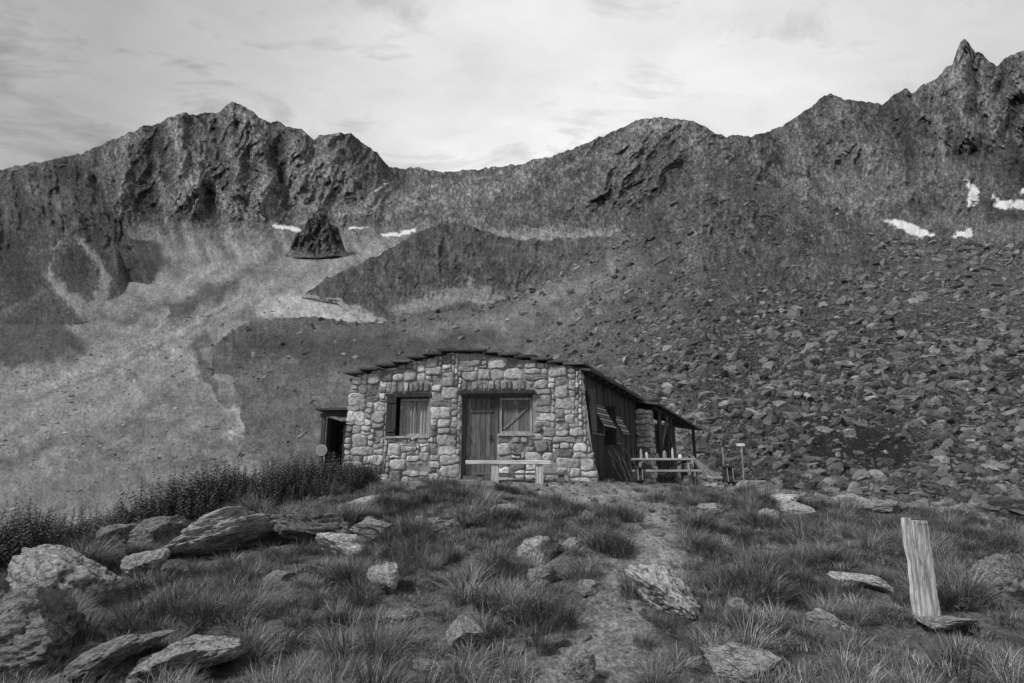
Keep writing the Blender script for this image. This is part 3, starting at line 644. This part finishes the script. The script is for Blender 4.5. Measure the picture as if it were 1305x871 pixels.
def block(u0,u1,v0,v1):
    for j in range(nvv):
        for i in range(nu):
            u=-.1+(i+.5)*cu; v=zb+(j+.5)*cv
            if u0<u<u1 and v0<v<v1: occ[j,i]=True
for o,u0,u1 in [(ops[0],ops[0][0]-.08,ops[0][1]+.08),(ops[1],ops[1][0]-.02,ops[2][1]+.05)]:
    v0=o[3]+(.02 if o is ops[0] else .09); h_=.26
    u=u0; 
    while u<u1-.04:
        w_=min(random.uniform(.1,.19),u1-u); stone(u,u+w_,v0,v0+h_+random.uniform(-.03,.03),fixed=True,tn=random.uniform(.22,.4)); u+=w_
    block(u0,u1,v0-.1,v0+h_)
for j in range(nvv):
  for i in range(nu):
    if occ[j,i]: continue
    for _ in range(12):
        w_,h_=random.choice([(3,2),(4,2),(5,3),(6,3),(4,3),(5,2),(3,3),(7,3),(6,4),(3,1),(5,4),(2,2),(4,4),(7,2)])
        if i+w_<=nu and j+h_<=nvv and not occ[j:j+h_,i:i+w_].any(): break
    else:
        w_=1
        while w_<4 and i+w_<nu and not occ[j,i+w_]: w_+=1
        h_=1
        while h_<2 and j+h_<nvv and not occ[j+h_,i:i+w_].any(): h_+=1
    occ[j:j+h_,i:i+w_]=True
    stone(-.1+i*cu,-.1+(i+w_)*cu,zb+j*cv,zb+(j+h_)*cv)
stones.obj('facade_stones',M_stone,hut,smooth=True)
mw=MB()
us=sorted(set([uTL+.02,uTR-.02,uPk-.35,uPk+.35]+[o[0] for o in ops]+[o[1] for o in ops]))
TH=-.42
def prism(uA,uB,vA0,vB0,vA1,vB1,o0=TH,o1=.012,tone=.3):
    mw.box8([W_(uA,vA0,o0),W_(uB,vB0,o0),W_(uB,vB0,o1),W_(uA,vA0,o1),W_(uA,vA1,o0),W_(uB,vB1,o0),W_(uB,vB1,o1),W_(uA,vA1,o1)],tone)
for a,b2 in zip(us[:-1],us[1:]):
    mid=(a+b2)/2; o=[q for q in ops if q[0]<mid<q[1]]
    tA,tB=float(topv(a))-.03,float(topv(b2))-.03
    if o: 
        q=o[0]; prism(a,b2,q[3],q[3],tA,tB)
        if q[2]>-.3: prism(a,b2,-.5,-.5,q[2],q[2])
    else: prism(a,b2,-.5,-.5,tA,tB)
mw.box8([W_(uBL+.03,-.5,TH),W_(uTL+.02,-.5,TH),W_(uTL+.02,-.5,.012),W_(uBL+.03,-.5,.012),W_(uTL+.018,vTL-.05,TH),W_(uTL+.02,vTL-.04,TH),W_(uTL+.02,vTL-.04,.012),W_(uTL+.018,vTL-.05,.012)],.3)
mw.box8([W_(uTR-.02,-.5,TH),W_(uBR-.03,-.5,TH),W_(uBR-.03,-.5,.012),W_(uTR-.02,-.5,.012),W_(uTR-.02,vTR-.04,TH),W_(uTR,vTR-.05,TH),W_(uTR,vTR-.05,.012),W_(uTR-.02,vTR-.04,.012)],.3)
mw.obj('facade_mortar',M_mortar,hut)
wd=MB(); fr=MB(); dk=MB()
o=ops[1]; O=-.16
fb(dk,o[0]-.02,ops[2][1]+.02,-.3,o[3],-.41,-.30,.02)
dz0=-.12; u=o[0]+.09
while u<o[1]-.12:
    w_=.125; fb(wd,u+.004,min(u+w_,o[1]-.07)-.004,dz0,o[3]-.08,O-.04,O+random.uniform(-.006,.008),random.uniform(.09,.18)); u+=w_
for vv in (.25,1.45): fb(wd,o[0]+.1,o[1]-.08,vv,vv+.1,O+.010,O+.03,.12)
for a,b2 in ((o[0],o[0]+.085),(o[1]-.07,o[1]+.03)): fb(fr,a,b2,-.2,o[3]-.002,O-.06,O+.07,.10)
fb(fr,o[0]+.088,ops[2][1]-.01,o[3]-.075,o[3]-.003,O-.05,O+.062,.09)
fb(fr,o[0]-.08,ops[2][1]+.07,o[3]+.004,o[3]+.075,-.1,.15,.05)
fb(fr,o[0]+.06,o[1]-.05,-.22,-.12,-.3,.08,.12)
mtl=MB(); fb(mtl,o[1]-.2,o[1]-.17,.72,.9,O+.01,O+.035,.1); mtl.cyl(W_(o[1]-.185,.86,O+.03),W_(o[1]-.185,.86,O+.09),.012,.012,.12); mtl.cyl(W_(o[1]-.19,.86,O+.085),W_(o[1]-.30,.86,O+.085),.012,.01,.12)
mtl.obj('door_handle',M_metal,hut)
def window(u0,u1,v0,v1):
    fb(fr,u0,u0+.06,v0,v1,O-.04,O+.05,.34);fb(fr,u1-.06,u1,v0,v1,O-.04,O+.05,.34)
    fb(fr,u0+.062,u1-.062,v0,v0+.06,O-.04,O+.046,.34);fb(fr,u0+.062,u1-.062,v1-.06,v1,O-.04,O+.046,.34)
q=ops[2]
u0,u1,v0,v1=q[0]+.05,q[1]-.02,q[2]+.01,q[3]-.085
window(u0,u1,v0,v1)
u=u0+.065
while u<u1-.07:
    w_=min(.14,u1-.065-u); fb(wd,u+.004,u+w_-.004,v0+.065,v1-.065,O-.02,O+.01,random.uniform(.12,.24)); u+=.14
fb(wd,u0+.07,u1-.07,v1-.26,v1-.19,O+.012,O+.03,.14); 
wd.beam(W_(u0+.1,v0+.12,O+.022),W_(u1-.1,v1-.24,O+.022),.02,.06,.2)
fb(fr,u0-.02,u1+.04,q[2]-.05,q[2]+.004,O-.1,.08,.36)
q=ops[0]; u0,u1,v0,v1=q[0]+.28,q[1]-.02,q[2]+.03,q[3]-.12
window(u0,u1,v0,v1)
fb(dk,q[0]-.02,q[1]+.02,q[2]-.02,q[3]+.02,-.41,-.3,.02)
cur=MB(); nfold=40
for k in range(nfold):
    a=u0+.06+(u1-u0-.12)*k/nfold; b2=u0+.06+(u1-u0-.12)*(k+1)/nfold
    oa=O-.03+.018*math.sin(k*1.1+math.sin(k*.37)); ob=O-.03+.018*math.sin((k+1)*1.1+math.sin((k+1)*.37))
    cur.add([W_(a,v0+.06,oa),W_(b2,v0+.06,ob),W_(b2,v1-.06,ob),W_(a,v1-.06,oa)],[(0,1,2,3)],.36)
cur.obj('curtain',M_cloth,hut)
fb(fr,(u0+u1)/2-.02,(u0+u1)/2+.02,v0+.06,v1-.06,O+.0,O+.04,.2)
fb(fr,q[0]-.08,q[1]+.08,q[3]-.095,q[3]-.01,-.15,.04,.045)
fb(fr,q[0]-.03,q[1]+.03,q[2]-.03,q[2]+.02,-.2,.07,.36)
for k in range(2): fb(wd,q[0]-.03+k*.13,q[0]+.09+k*.13,q[2]+.03,q[3]-.11,.05,.08,.05)
fb(fr,q[0]-.02,q[0]+.21,q[3]-.25,q[3]-.18,.082,.10,.05); fb(fr,q[0]-.02,q[0]+.21,q[2]+.12,q[2]+.19,.082,.10,.05)
dk.obj('dark_interior',M_woodv,hut)
dirR=np.array([math.sin(math.radians(27)),math.cos(math.radians(27))]); nR=np.array([dirR[1],-dirR[0]])
Rs=Lb+ev*(uTR+.02)+nv_*(-.10)
def S_(s,z,o): q_=Rs+dirR*s+nR*o; return (q_[0],q_[1],z)
def Sg(px,py):
    r=ray(px,py); t=(Rs@nR)/(r[:2]@nR); p=r*t; return float((p[:2]-Rs)@dirR),float(p[2])
def sb(mb,s0,s1,z0,z1,o0,o1,tone,jit=0): mb.box(s0,s1,o0,o1,z0,z1,tone,f=lambda s,o_,z:S_(s,z,o_),jit=jit)
sE,zE=Sg(868,541)
def eave(s): return vTR-.02+(zE-vTR)*min(s,sE)/sE
sPier,_=Sg(812,560)
s=.12
while s<sPier:
    sb(wd,s+.006,s+.134,-.4,eave(s+.14)-.03,-.05,random.uniform(-.008,.01),random.uniform(.04,.09)); s+=.14
while s<sE:
    sb(wd,s+.004,s+.136,-.4,eave(s+.14)-.5,-.55,-.5,random.uniform(.03,.05)); s+=.14
pier=MB(); stones=pier
v=-.4
while v<eave(sPier)-.4:
    h_=random.uniform(.14,.24); x1_=random.uniform(.25,.45)
    stone(sPier-.1,sPier-.1+x1_,v,v+h_,frame=lambda u,v_,o_:S_(u,v_,o_+.42),clampf=False); stone(sPier-.1+x1_,sPier+.6,v,v+h_,frame=lambda u,v_,o_:S_(u,v_,o_+.42),clampf=False)
    stone(-.02,.44,v,v+h_,frame=lambda u,v_,o_:S_(sPier-.1-o_,v_,u),clampf=False)
    v+=h_
v=-.45
while v<vTR-.12:
    h_=random.uniform(.13,.26); stone(-.42,.0,v,min(v+h_,vTR-.06),frame=lambda u,v_,o_:tuple(np.array(W_(float(rgt(v_))-.03+o_,v_,u))),clampf=False); v+=h_
sb(pier,sPier-.08,sPier+.58,-.45,eave(sPier)-.4,-.5,.43,.22)
pier.obj('stone_pier',M_stone,hut,smooth=False)
dk2=MB()
def flap(s0,s1,zt,out,drop,slats=6):
    for k in range(slats):
        f0,f1=k/slats+.03,(k+1)/slats-.03
        c=[S_(s0,zt-drop*f1,.03+out*f1),S_(s1,zt-drop*f1,.03+out*f1),S_(s1,zt-drop*f0,.03+out*f0),S_(s0,zt-drop*f0,.03+out*f0)]
        up=np.array([nR[0]*.012,nR[1]*.012,.014]); fr.box8([tuple(np.array(q_)) for q_ in c]+[tuple(np.array(q_)+up) for q_ in c],.42 if k%2 else .18)
    for s_ in (s0+.06,s1-.1):
        fr.beam(S_(s_,zt,.02),S_(s_,zt-drop,.02+out),.04,.03,.06)
    fr.beam(S_((s0+s1)/2,zt-drop*1.25,.02),S_((s0+s1)/2,zt-drop,out),.02,.02,.12)
    sb(dk2,s0+.05,s1-.05,zt-.75,zt-.05,.012,.03,.02)
    sb(fr,s0,s0+.05,zt-.8,zt,.012,.045,.2);sb(fr,s1-.05,s1,zt-.8,zt,.012,.045,.2);sb(fr,s0+.052,s1-.052,zt-.8,zt-.752,.012,.045,.2)
flap(.5,1.55,1.72,.34,.62,8); flap(2.35,3.1,1.55,.3,.55,7)
dk2.obj('side_window_glass',M_glass,hut)
sb(fr,.02,.06,.95,2.0,.0,.34,.03)
sb(fr,.065,.10,1.1,1.2,.02,.3,.04); sb(fr,.065,.10,1.75,1.85,.02,.3,.04)
sb(fr,1.75,1.80,.7,1.75,.0,.3,.035)
sb(wd,.15,sPier-.2,-.35,-.15,.015,.04,.05)
for s_ in (sPier+.9,sPier+2.7,sE-.3):
    fr.beam(S_(s_,-.4,.55),S_(s_,eave(s_)-.25,.55),.11,.11,.07,up=(0,1,0))
fr.beam(S_(sPier+.2,eave(sPier)-.3,.55),S_(sE,eave(sE)-.2,.55),.1,.12,.06)
fr.beam(S_(sPier+.9,.75,.57),S_(sPier+2.2,eave(sPier+2)-.3,.57),.07,.08,.18)
fr.beam(S_(sPier+2.7,.7,.57),S_(sPier+1.7,eave(sPier+2)-.3,.57),.07,.08,.12)
hw=MB()
dirL=np.array([math.sin(math.radians(15)),math.cos(math.radians(15))])
A0=Lb+ev*(uTL+.05)+nv_*(-.3); A1=A0+dirL*10.2; B1=Rs+dirR*(sE-.2)+nR*(-.3)
def wallseg(a,b_,z0,za,zb_,th=.3):
    d=(b_-a)/np.linalg.norm(b_-a); n2=np.array([d[1],-d[0]])*th/2
    hw.box8([(*(a-n2),z0),(*(b_-n2),z0),(*(b_+n2),z0),(*(a+n2),z0),(*(a-n2),za),(*(b_-n2),zb_),(*(b_+n2),zb_),(*(a+n2),za)],.22)
wallseg(A0,A1,-1.5,vTL-.1,vTL-.2); mid=(A1+B1)/2
wallseg(A1,mid,-1.0,vTL-.2,vPk-.45); wallseg(mid,B1,-1.0,vPk-.45,eave(sE)-.1)
hw.obj('rear_walls',M_mortar,hut)
# roof
rf=MB()
uL,uR=uTL-.12,uTR+.12
NT=15
edges=list(np.linspace(uL,uR,NT+1))
def tierv(u): return float(np.interp(u,[uL,uPk-.3,uPk+.3,uR],[vTL-.04,vPk,vPk,vTR-.03]))
for t_ in range(NT):
    ua,ub=edges[t_],edges[t_+1]; um=(ua+ub)/2; f=(um-uL)/(uR-uL)
    if um<uPk-.3: ub+=.10; vb=tierv(ub-.10)+.015
    elif um>uPk+.3: ua-=.10; vb=tierv(ua+.10)+.015
    else: vb=max(tierv(ua),tierv(ub))+.032; ua-=.03;ub+=.03
    ang=math.radians(15+12*f); dd=np.array([math.sin(ang),math.cos(ang)]); Lr=sE-.2 if f>.5 else 10.2
    s=-.16-random.uniform(0,.07); drop=(vTR-zE)*f
    def rp(u,s_,z):
        q_=Lb+ev*u+dd*s_; return (q_[0],q_[1],z-drop*max(s_,0)/Lr)
    j=lambda:random.uniform(-.02,.02)
    while s<Lr:
        s1=min(s+random.uniform(.45,.85),Lr); th=random.uniform(.05,.085)
        z0=vb+random.uniform(-.006,.01)
        ja,jb,jc,jd=j(),j(),j(),j()
        rf.box8([rp(ua+ja,s,z0),rp(ub+jb,s+j(),z0),rp(ub+jc,s1-.01,z0),rp(ua+jd,s1-.01,z0),rp(ua+ja,s,z0+th),rp(ub+jb,s+j(),z0+th),rp(ub+jc,s1-.01,z0+th),rp(ua+jd,s1-.01,z0+th)],random.uniform(.07,.14))
        s=s1
rf.obj('roof_slabs',M_slate,hut,bevel=.008)
rd=MB()
us2=[uTL-.02,uPk-.3,uPk+.3,uTR+.05]
def rq(u,back,dz):
    f=(u-uL)/(uR-uL); ang=math.radians(15+12*f); dd=np.array([math.sin(ang),math.cos(ang)]); s_=(10.0 if back else .0)
    q_=Lb+ev*u+dd*s_; return (q_[0],q_[1],tierv(u)+dz-.02-(vTR-zE)*f*(1 if back else 0))
for a,b2 in zip(us2[:-1],us2[1:]):
    rd.box8([rq(a,0,-.07),rq(b2,0,-.07),rq(b2,1,-.07),rq(a,1,-.07),rq(a,0,0),rq(b2,0,0),rq(b2,1,0),rq(a,1,0)],.05)
rd.obj('roof_deck',M_woodv,hut)
eo=MB(); s=-.2
while s<sPier:
    s1=s+random.uniform(.5,.8); z0=eave(max(s,0)); z1=eave(s1)
    eo.box8([S_(s,z0-.10,.30),S_(s1-.01,z1-.10,.30),S_(s1-.01,z1+.0,-.25),S_(s,z0+.0,-.25),S_(s,z0-.04,.30),S_(s1-.01,z1-.04,.30),S_(s1-.01,z1+.06,-.25),S_(s,z0+.06,-.25)],random.uniform(.06,.1)); s=s1
s=sPier-.2
while s<sE+.3:
    s1=s+random.uniform(.5,.8); z0=eave(s)-.08; z1=eave(s1)-.08
    eo.box8([S_(s,z0-.18,.80),S_(s1-.01,z1-.18,.80),S_(s1-.01,z1+.0,-.3),S_(s,z0+.0,-.3),S_(s,z0-.10,.80),S_(s1-.01,z1-.10,.80),S_(s1-.01,z1+.06,-.3),S_(s,z0+.06,-.3)],random.uniform(.07,.12)); s=s1
eo.obj('eave_slabs',M_slate,hut,bevel=.006)
for k in range(9):
    s_=.1+k*sPier/9; fr.beam(S_(s_,eave(s_)-.10,-.1),S_(s_,eave(s_)-.16,.26),.06,.07,.05)
def branch(m,p,d,l,r,depth):
    q=Vector(p)+Vector(d)*l; m.cyl(p,q,r,r*.7,random.uniform(.14,.3),n=6)
    if depth:
        for _ in range(2):
            dd_=(Vector(d)+Vector((random.uniform(-.6,.6),random.uniform(-.3,.3),random.uniform(-.3,.5)))).normalized(); branch(m,Vector(p)+Vector(d)*l*random.uniform(.5,1),dd_,l*.6,r*.6,depth-1)
m=MB()
for k in range(7):
    s_=1.7+k*.3; p=Vector(S_(s_,-.3,.35+random.uniform(0,.2))); q=Vector(S_(s_+random.uniform(-.4,.4),.5,.1)); branch(m,p,(q-p).normalized(),random.uniform(.5,.9),.022,2)
m.obj('dry_branches',M_woodv)
# lean-to
ax=MB()
p0=P(405,612,15.3); p1=P(446,612,15.3); x0,x1=p0[0],p1[0]+.1; ya=15.3; zt=float(P(425,527,15.3)[2])
ax.beam((x0+.05,ya,-.8),(x0+.05,ya,zt-.03),.09,.09,.08,up=(0,1,0)); ax.beam((x0+.05,ya+1.6,-1.2),(x0+.05,ya+1.6,zt-.1),.09,.09,.06,up=(0,1,0))
ax.beam((x0-.05,ya,zt-.06),(x1,ya,zt+.04),.08,.1,.07)
for k in range(9): ax.box(x0+.1,x0+.13,ya+.1+k*.17,ya+.26+k*.17,-.8,zt-.1,random.uniform(.05,.09))
for k in range(6): ax.box(x0+.15+k*.13,x0+.27+k*.13,ya+1.3,ya+1.33,-.8,zt-.1,random.uniform(.02,.04))
ax.box(x1-.36,x1-.03,ya+.02,ya+.06,-.25,zt-.3,.045); ax.box(x0+.3,x1-.3,ya+.7,ya+1.1,.55,.6,.12); ax.box(x0+.3,x1-.3,ya+.7,ya+1.1,1.05,1.1,.12)
for k in range(4): ax.cyl((x0+.35+k*.09,ya+.8,.6),(x0+.35+k*.09,ya+.8,.72+.05*(k%2)),.03,.028,.2)
ax.box(x0+.12,x0+.3,ya+.3,ya+.6,.15,.5,.12)
ax.obj('lean_to_frame',M_woodv,hut)
ar=MB()
for k in range(4): ar.box(x0-.14,x1-.02,ya-.25+k*.55,ya+.28+k*.55,zt+.06,zt+.125,random.uniform(.08,.14),jit=.012)
ar.obj('lean_to_roof',M_slate,hut,bevel=.006)
wd.obj('door_and_cladding_boards',M_woodv,hut); fr.obj('frames_shutters_posts',M_woodv,hut)
sg=empty('round_sign'); m1=MB(); c_=P(410,574,15.1)
m1.cyl((c_[0],c_[1],c_[2]),(c_[0],c_[1]-.02,c_[2]),.145,.145,.42,n=32); m1.obj('disc',M_metal,sg)
m1=MB(); m1.cyl((c_[0],c_[1]-.021,c_[2]),(c_[0],c_[1]-.024,c_[2]),.115,.115,.28,n=32); m1.cyl((c_[0]-.01,c_[1]+.03,-.5),(c_[0]-.01,c_[1]+.03,c_[2]+.1),.02,.02,.15); m1.obj('post_and_face',M_metal,sg)
# ---------------------------------------------------------------- benches
def bench(name,pxa,pxb,pyt,d,depth,legs,th=.05,tone=.2,legw=.07,legtone=.2):
    e=empty(name); a=P(pxa,pyt,d); b_=P(pxb,pyt,d); m=MB()
    for k in range(2): m.box(a[0],b_[0],d-depth/2+k*depth/2+.004,d-depth/2+(k+1)*depth/2-.004,a[2]-th,a[2],tone*random.uniform(.85,1.1),jit=.008)
    m.obj('seat',M_woodh,e,bevel=.006); m=MB()
    for l in legs:
        x=float(P(l,pyt,d)[0]); gz=float(ground(x,d))-.1
        m.box(x-legw,x+legw,d-depth/2+.03,d+depth/2-.03,gz,a[2]-th-.002,legtone,jit=.008)
    m.obj('legs',M_woodv,e,bevel=.006)
bench('wooden_bench',594,701,587,13.1,.42,[631,687],.09,.62,.085,.5)
bench('wooden_bench',602,723,603,13.75,.26,[612,715],.05,.12)
m=MB(); q=ops[1]; m.box(q[0]-.1,q[1]+.5,-.0,.5,-.45,-.21,.28,f=lambda u,o_,v:W_(u,v,o_+.03),jit=.02); m.obj('doorstep',M_stone,hut,bevel=.02)
# ---------------------------------------------------------------- picnic table
DT=14.7
pt=empty('picnic_table'); c_=P(843,586,DT); yaw=math.radians(-6); gz=float(ground(c_[0],c_[1]))
def T(x,y,z): return (c_[0]+x*math.cos(yaw)-y*math.sin(yaw), DT+x*math.sin(yaw)+y*math.cos(yaw), z)
zt_=gz+.62
m=MB()
for k in range(5): m.box(-.75,.75,-.38+k*.155,-.38+k*.155+.145,zt_-.05,zt_,random.uniform(.3,.4),f=T)
m.obj('table_top',M_woodh,pt,bevel=.005); m=MB()
for sd_ in (-1,1):
    for k in range(2): m.box(-.8,.8,sd_*.72-.13+k*.135,sd_*.72-.13+k*.135+.125,zt_-.33,zt_-.28,random.uniform(.26,.36),f=T)
m.obj('seats',M_woodh,pt,bevel=.005); m=MB()
for x in (-.58,.58):
    m.beam(T(x,-.25,zt_-.05),T(x,-.62,gz-.08),.05,.1,.22); m.beam(T(x,.25,zt_-.05),T(x,.62,gz-.08),.05,.1,.18)
    m.beam(T(x+.05,-.84,zt_-.38),T(x+.05,.84,zt_-.38),.05,.1,.2); m.beam(T(x+.05,-.36,zt_-.08),T(x+.05,.36,zt_-.08),.05,.08,.18)
m.beam(T(-.5,0,zt_-.1),T(.0,0,zt_-.4),.05,.05,.2);m.beam(T(.5,0,zt_-.1),T(.0,0,zt_-.4),.05,.05,.2)
m.obj('legs',M_woodv,pt)
m=MB()
for x,y,h_,r_,t_ in ((-.5,0,.24,.035,.3),(-.35,.1,.16,.04,.6),(-.1,-.05,.12,.045,.1),(.1,.1,.2,.05,.25),(.3,.1,.27,.03,.5),(.45,-.1,.1,.05,.7)):
    m.cyl(T(x,y,zt_+.002),T(x,y,zt_+h_*.7),r_,r_,t_); m.cyl(T(x,y,zt_+h_*.7),T(x,y,zt_+h_),r_*.9,r_*.4,t_)
m.obj('bottles_and_cups',M_metal,pt)
def backpack(px,py,d,s,tone):
    e=empty('backpack'); c=P(px,py,d); gz=float(ground(c[0],d))
    for nm,sd_,sq,dx in (('body',77,(.17,.12,.28),(0,0,.25)),('front_pocket',78,(.12,.07,.11),(0,-.11,.18)),('lid',79,(.15,.13,.06),(0,-.01,.5))):
        me=rock_mesh(sd_,4,0,.02,nm,squash=tuple(q_*s for q_ in sq),tone=tone*(1.6 if nm=='front_pocket' else 1)); me.materials.append(M_cloth); o=bpy.data.objects.new(nm,me); link(o,e); o.location=(c[0]+dx[0]*s,d+dx[1]*s,gz+dx[2]*s)
    m=MB(); 
    for sx in (-.07,.07): m.beam((c[0]+sx*s,d-.13*s,gz+.48*s),(c[0]+sx*s,d-.17*s,gz+.14*s),.02,.008,.3)
    m.obj('straps',M_cloth,e)
backpack(815,610,13.9,.75,.03); backpack(929,615,15.2,1.0,.03)
for px,pt_,pb,d in ((920,570,605,16),(944,568,606,16.5)):
    a=P(px,pt_,d); m=MB(); m.cyl((a[0],a[1],float(ground(a[0],d))-.1),(a[0]+.02,a[1],a[2]),.022,.018,.3)
    if px==944: m.box(a[0]-.14,a[0]+.10,a[1]-.035,a[1]-.02,a[2]-.02,a[2]+.06,.7)
    m.obj('marker_post',M_woodv)
m=MB(); 
for k in range(6):
    a=P(878+k*5,578+k*4,15.8+.15*k); b_=P(908+k*5,618,15.0); b_=(b_[0],b_[1],float(ground(b_[0],b_[1]))+.04)
    m.cyl(a,b_,.026,.036,random.uniform(.10,.2))
m.obj('leaning_poles',M_woodh)
m=MB()
for k in range(14):
    a=P(880+rng.uniform(0,80),618,15.2+rng.uniform(0,.6)); z=float(ground(a[0],a[1]))+.05+.07*(k//5); m.cyl((a[0]-.3,a[1],z),(a[0]+.35,a[1]+rng.uniform(-.3,.3),z+.02),.05,.045,random.uniform(.12,.26))
m.obj('log_pile',M_woodh)
# ---------------------------------------------------------------- leaning plank
b0=ground_hit(1176,790); d=float(b0[1]); kk=d/FPX*.80
Ht=float(P(1160,660,d)[2]); z0=float(b0[2])-.2; xb=float(P(1180,788,d)[0]); xt=float(P(1155,661,d)[0]); m=MB()
fine=np.linspace(0,1,60)
strips=[(-1,-.42,.0),(-.40,.28,.006),(.30,1,-.004)]
for a_,b_,oo in strips:
    vs=[]; nn=7
    for f in fine:
        half=kk*np.interp(f,[0,.15,.35,.6,.8,1],[21,20,17.5,16.5,18,17])
        open_=.25+.75*max(0,math.sin(f*4.1+a_*4))
        l=half*(a_+(.03*open_ if a_>-1 else .04*math.sin(f*13)+.03*math.sin(f*31))); r_=half*(b_-(.03*open_ if b_<1 else -.05*math.sin(f*11+1)-.03*math.sin(f*29)-(.06 if .3<f<.42 else 0)))
        topc=0 if f<.985 else .03*(a_+1)+.02*math.sin(a_*9)
        z=z0+(Ht-z0)*f-topc; x=xb+(xt-xb)*(z-b0[2])/(Ht-b0[2]); yb=d-.12*f+oo
        for j in range(nn):
            g=j/(nn-1); vs.append((x+l+(r_-l)*g,yb-.022-.004*math.sin(g*9+f*2+a_*5),z))
        for j in range(nn):
            g=1-j/(nn-1); vs.append((x+l+(r_-l)*g,yb+.028,z))
    nn2=2*nn; fs=[]
    for i in range(len(fine)-1):
        for j in range(nn2): j2=(j+1)%nn2; fs.append((i*nn2+j,i*nn2+j2,(i+1)*nn2+j2,(i+1)*nn2+j))
    fs.append(tuple(range(nn2))); fs.append(tuple(range((len(fine)-1)*nn2,len(fine)*nn2))[::-1])
    m.add(vs,fs,.6+.05*oo/.006)
M_plank=tonemat('weathered_plank',[(1.2,.65,1.3),(4,.75,1.2),(.35,.7,1.25)],bump=.02,bscale=2.2,stretch=(26,10,2.2),rough=.85,lichen=.9,crease=.5,ldark=.55)
m.obj('wooden_plank',M_plank)
# ---------------------------------------------------------------- world / sun
w=bpy.data.worlds.new('World'); scene.world=w; w.use_nodes=True; nt=w.node_tree; bg=nt.nodes['Background']
SE=math.radians(44); SA=math.radians(56)
dirv=Vector((-math.cos(SE)*math.sin(SA),-math.cos(SE)*math.cos(SA),math.sin(SE)))
sk=N(nt,'ShaderNodeTexSky'); sk.sky_type='NISHITA'; sk.sun_disc=False; sk.sun_elevation=SE; sk.sun_rotation=math.atan2(dirv.x,dirv.y)
bw=N(nt,'ShaderNodeRGBToBW'); nt.links.new(sk.outputs[0],bw.inputs[0])
tc=N(nt,'ShaderNodeTexCoord'); sx=N(nt,'ShaderNodeSeparateXYZ'); nt.links.new(tc.outputs['Generated'],sx.inputs[0])
zz=math_(nt,'ADD',math_(nt,'MAXIMUM',sx.outputs[2],0.0),.12)
cx=N(nt,'ShaderNodeCombineXYZ'); nt.links.new(math_(nt,'DIVIDE',sx.outputs[0],zz),cx.inputs[0]); nt.links.new(math_(nt,'DIVIDE',sx.outputs[1],zz),cx.inputs[1])
c1=noise(nt,cx.outputs[0],.9,8,.5,.3); c2=noise(nt,mapping(nt,cx.outputs[0],(1,1.6,1)),3.2,8,.6,.4)
cl=math_(nt,'ADD',math_(nt,'MULTIPLY',c1,.65),math_(nt,'MULTIPLY',c2,.35))
cld=mrange(nt,cl,.38,.60,6.8,9.3)
wn=noise(nt,mapping(nt,cx.outputs[0],(1,1.8,1),(0,0,.3)),2.6,8,.62,.5)
side=mrange(nt,sx.outputs[0],-.6,0,.06,0.0)
wisp=mrange(nt,math_(nt,'ADD',wn,side),.54,.70,1.0,.62)
gl=N(nt,'ShaderNodeVectorMath',operation='DOT_PRODUCT'); nt.links.new(tc.outputs['Generated'],gl.inputs[0]); gv=Vector((.14,.88,.44)).normalized(); gl.inputs[1].default_value=gv
cld=math_(nt,'MULTIPLY',math_(nt,'MULTIPLY',cld,wisp),mrange(nt,gl.outputs['Value'],.74,.97,.58,1.10))
mixv=math_(nt,'ADD',math_(nt,'MULTIPLY',cld,.93),math_(nt,'MULTIPLY',bw.outputs[0],.07))
nt.links.new(mixv,bg.inputs['Color']); bg.inputs['Strength'].default_value=.1
sd=bpy.data.lights.new('sun','SUN'); sd.energy=3.0; sd.angle=math.radians(8); so_=bpy.data.objects.new('sun',sd); link(so_)
so_.rotation_euler=dirv.to_track_quat('Z','Y').to_euler()
# ---------------------------------------------------------------- camera
cd=bpy.data.cameras.new('camera'); cd.lens=20; cd.sensor_width=36; cd.clip_end=30000; cd.clip_start=.05
cam=bpy.data.objects.new('camera',cd); link(cam); cam.location=(0,0,0); cam.rotation_euler=(math.radians(90)+PITCH,0,0)
scene.camera=cam
scene.view_settings.view_transform='Standard'; scene.view_settings.look='None'; scene.view_settings.exposure=0
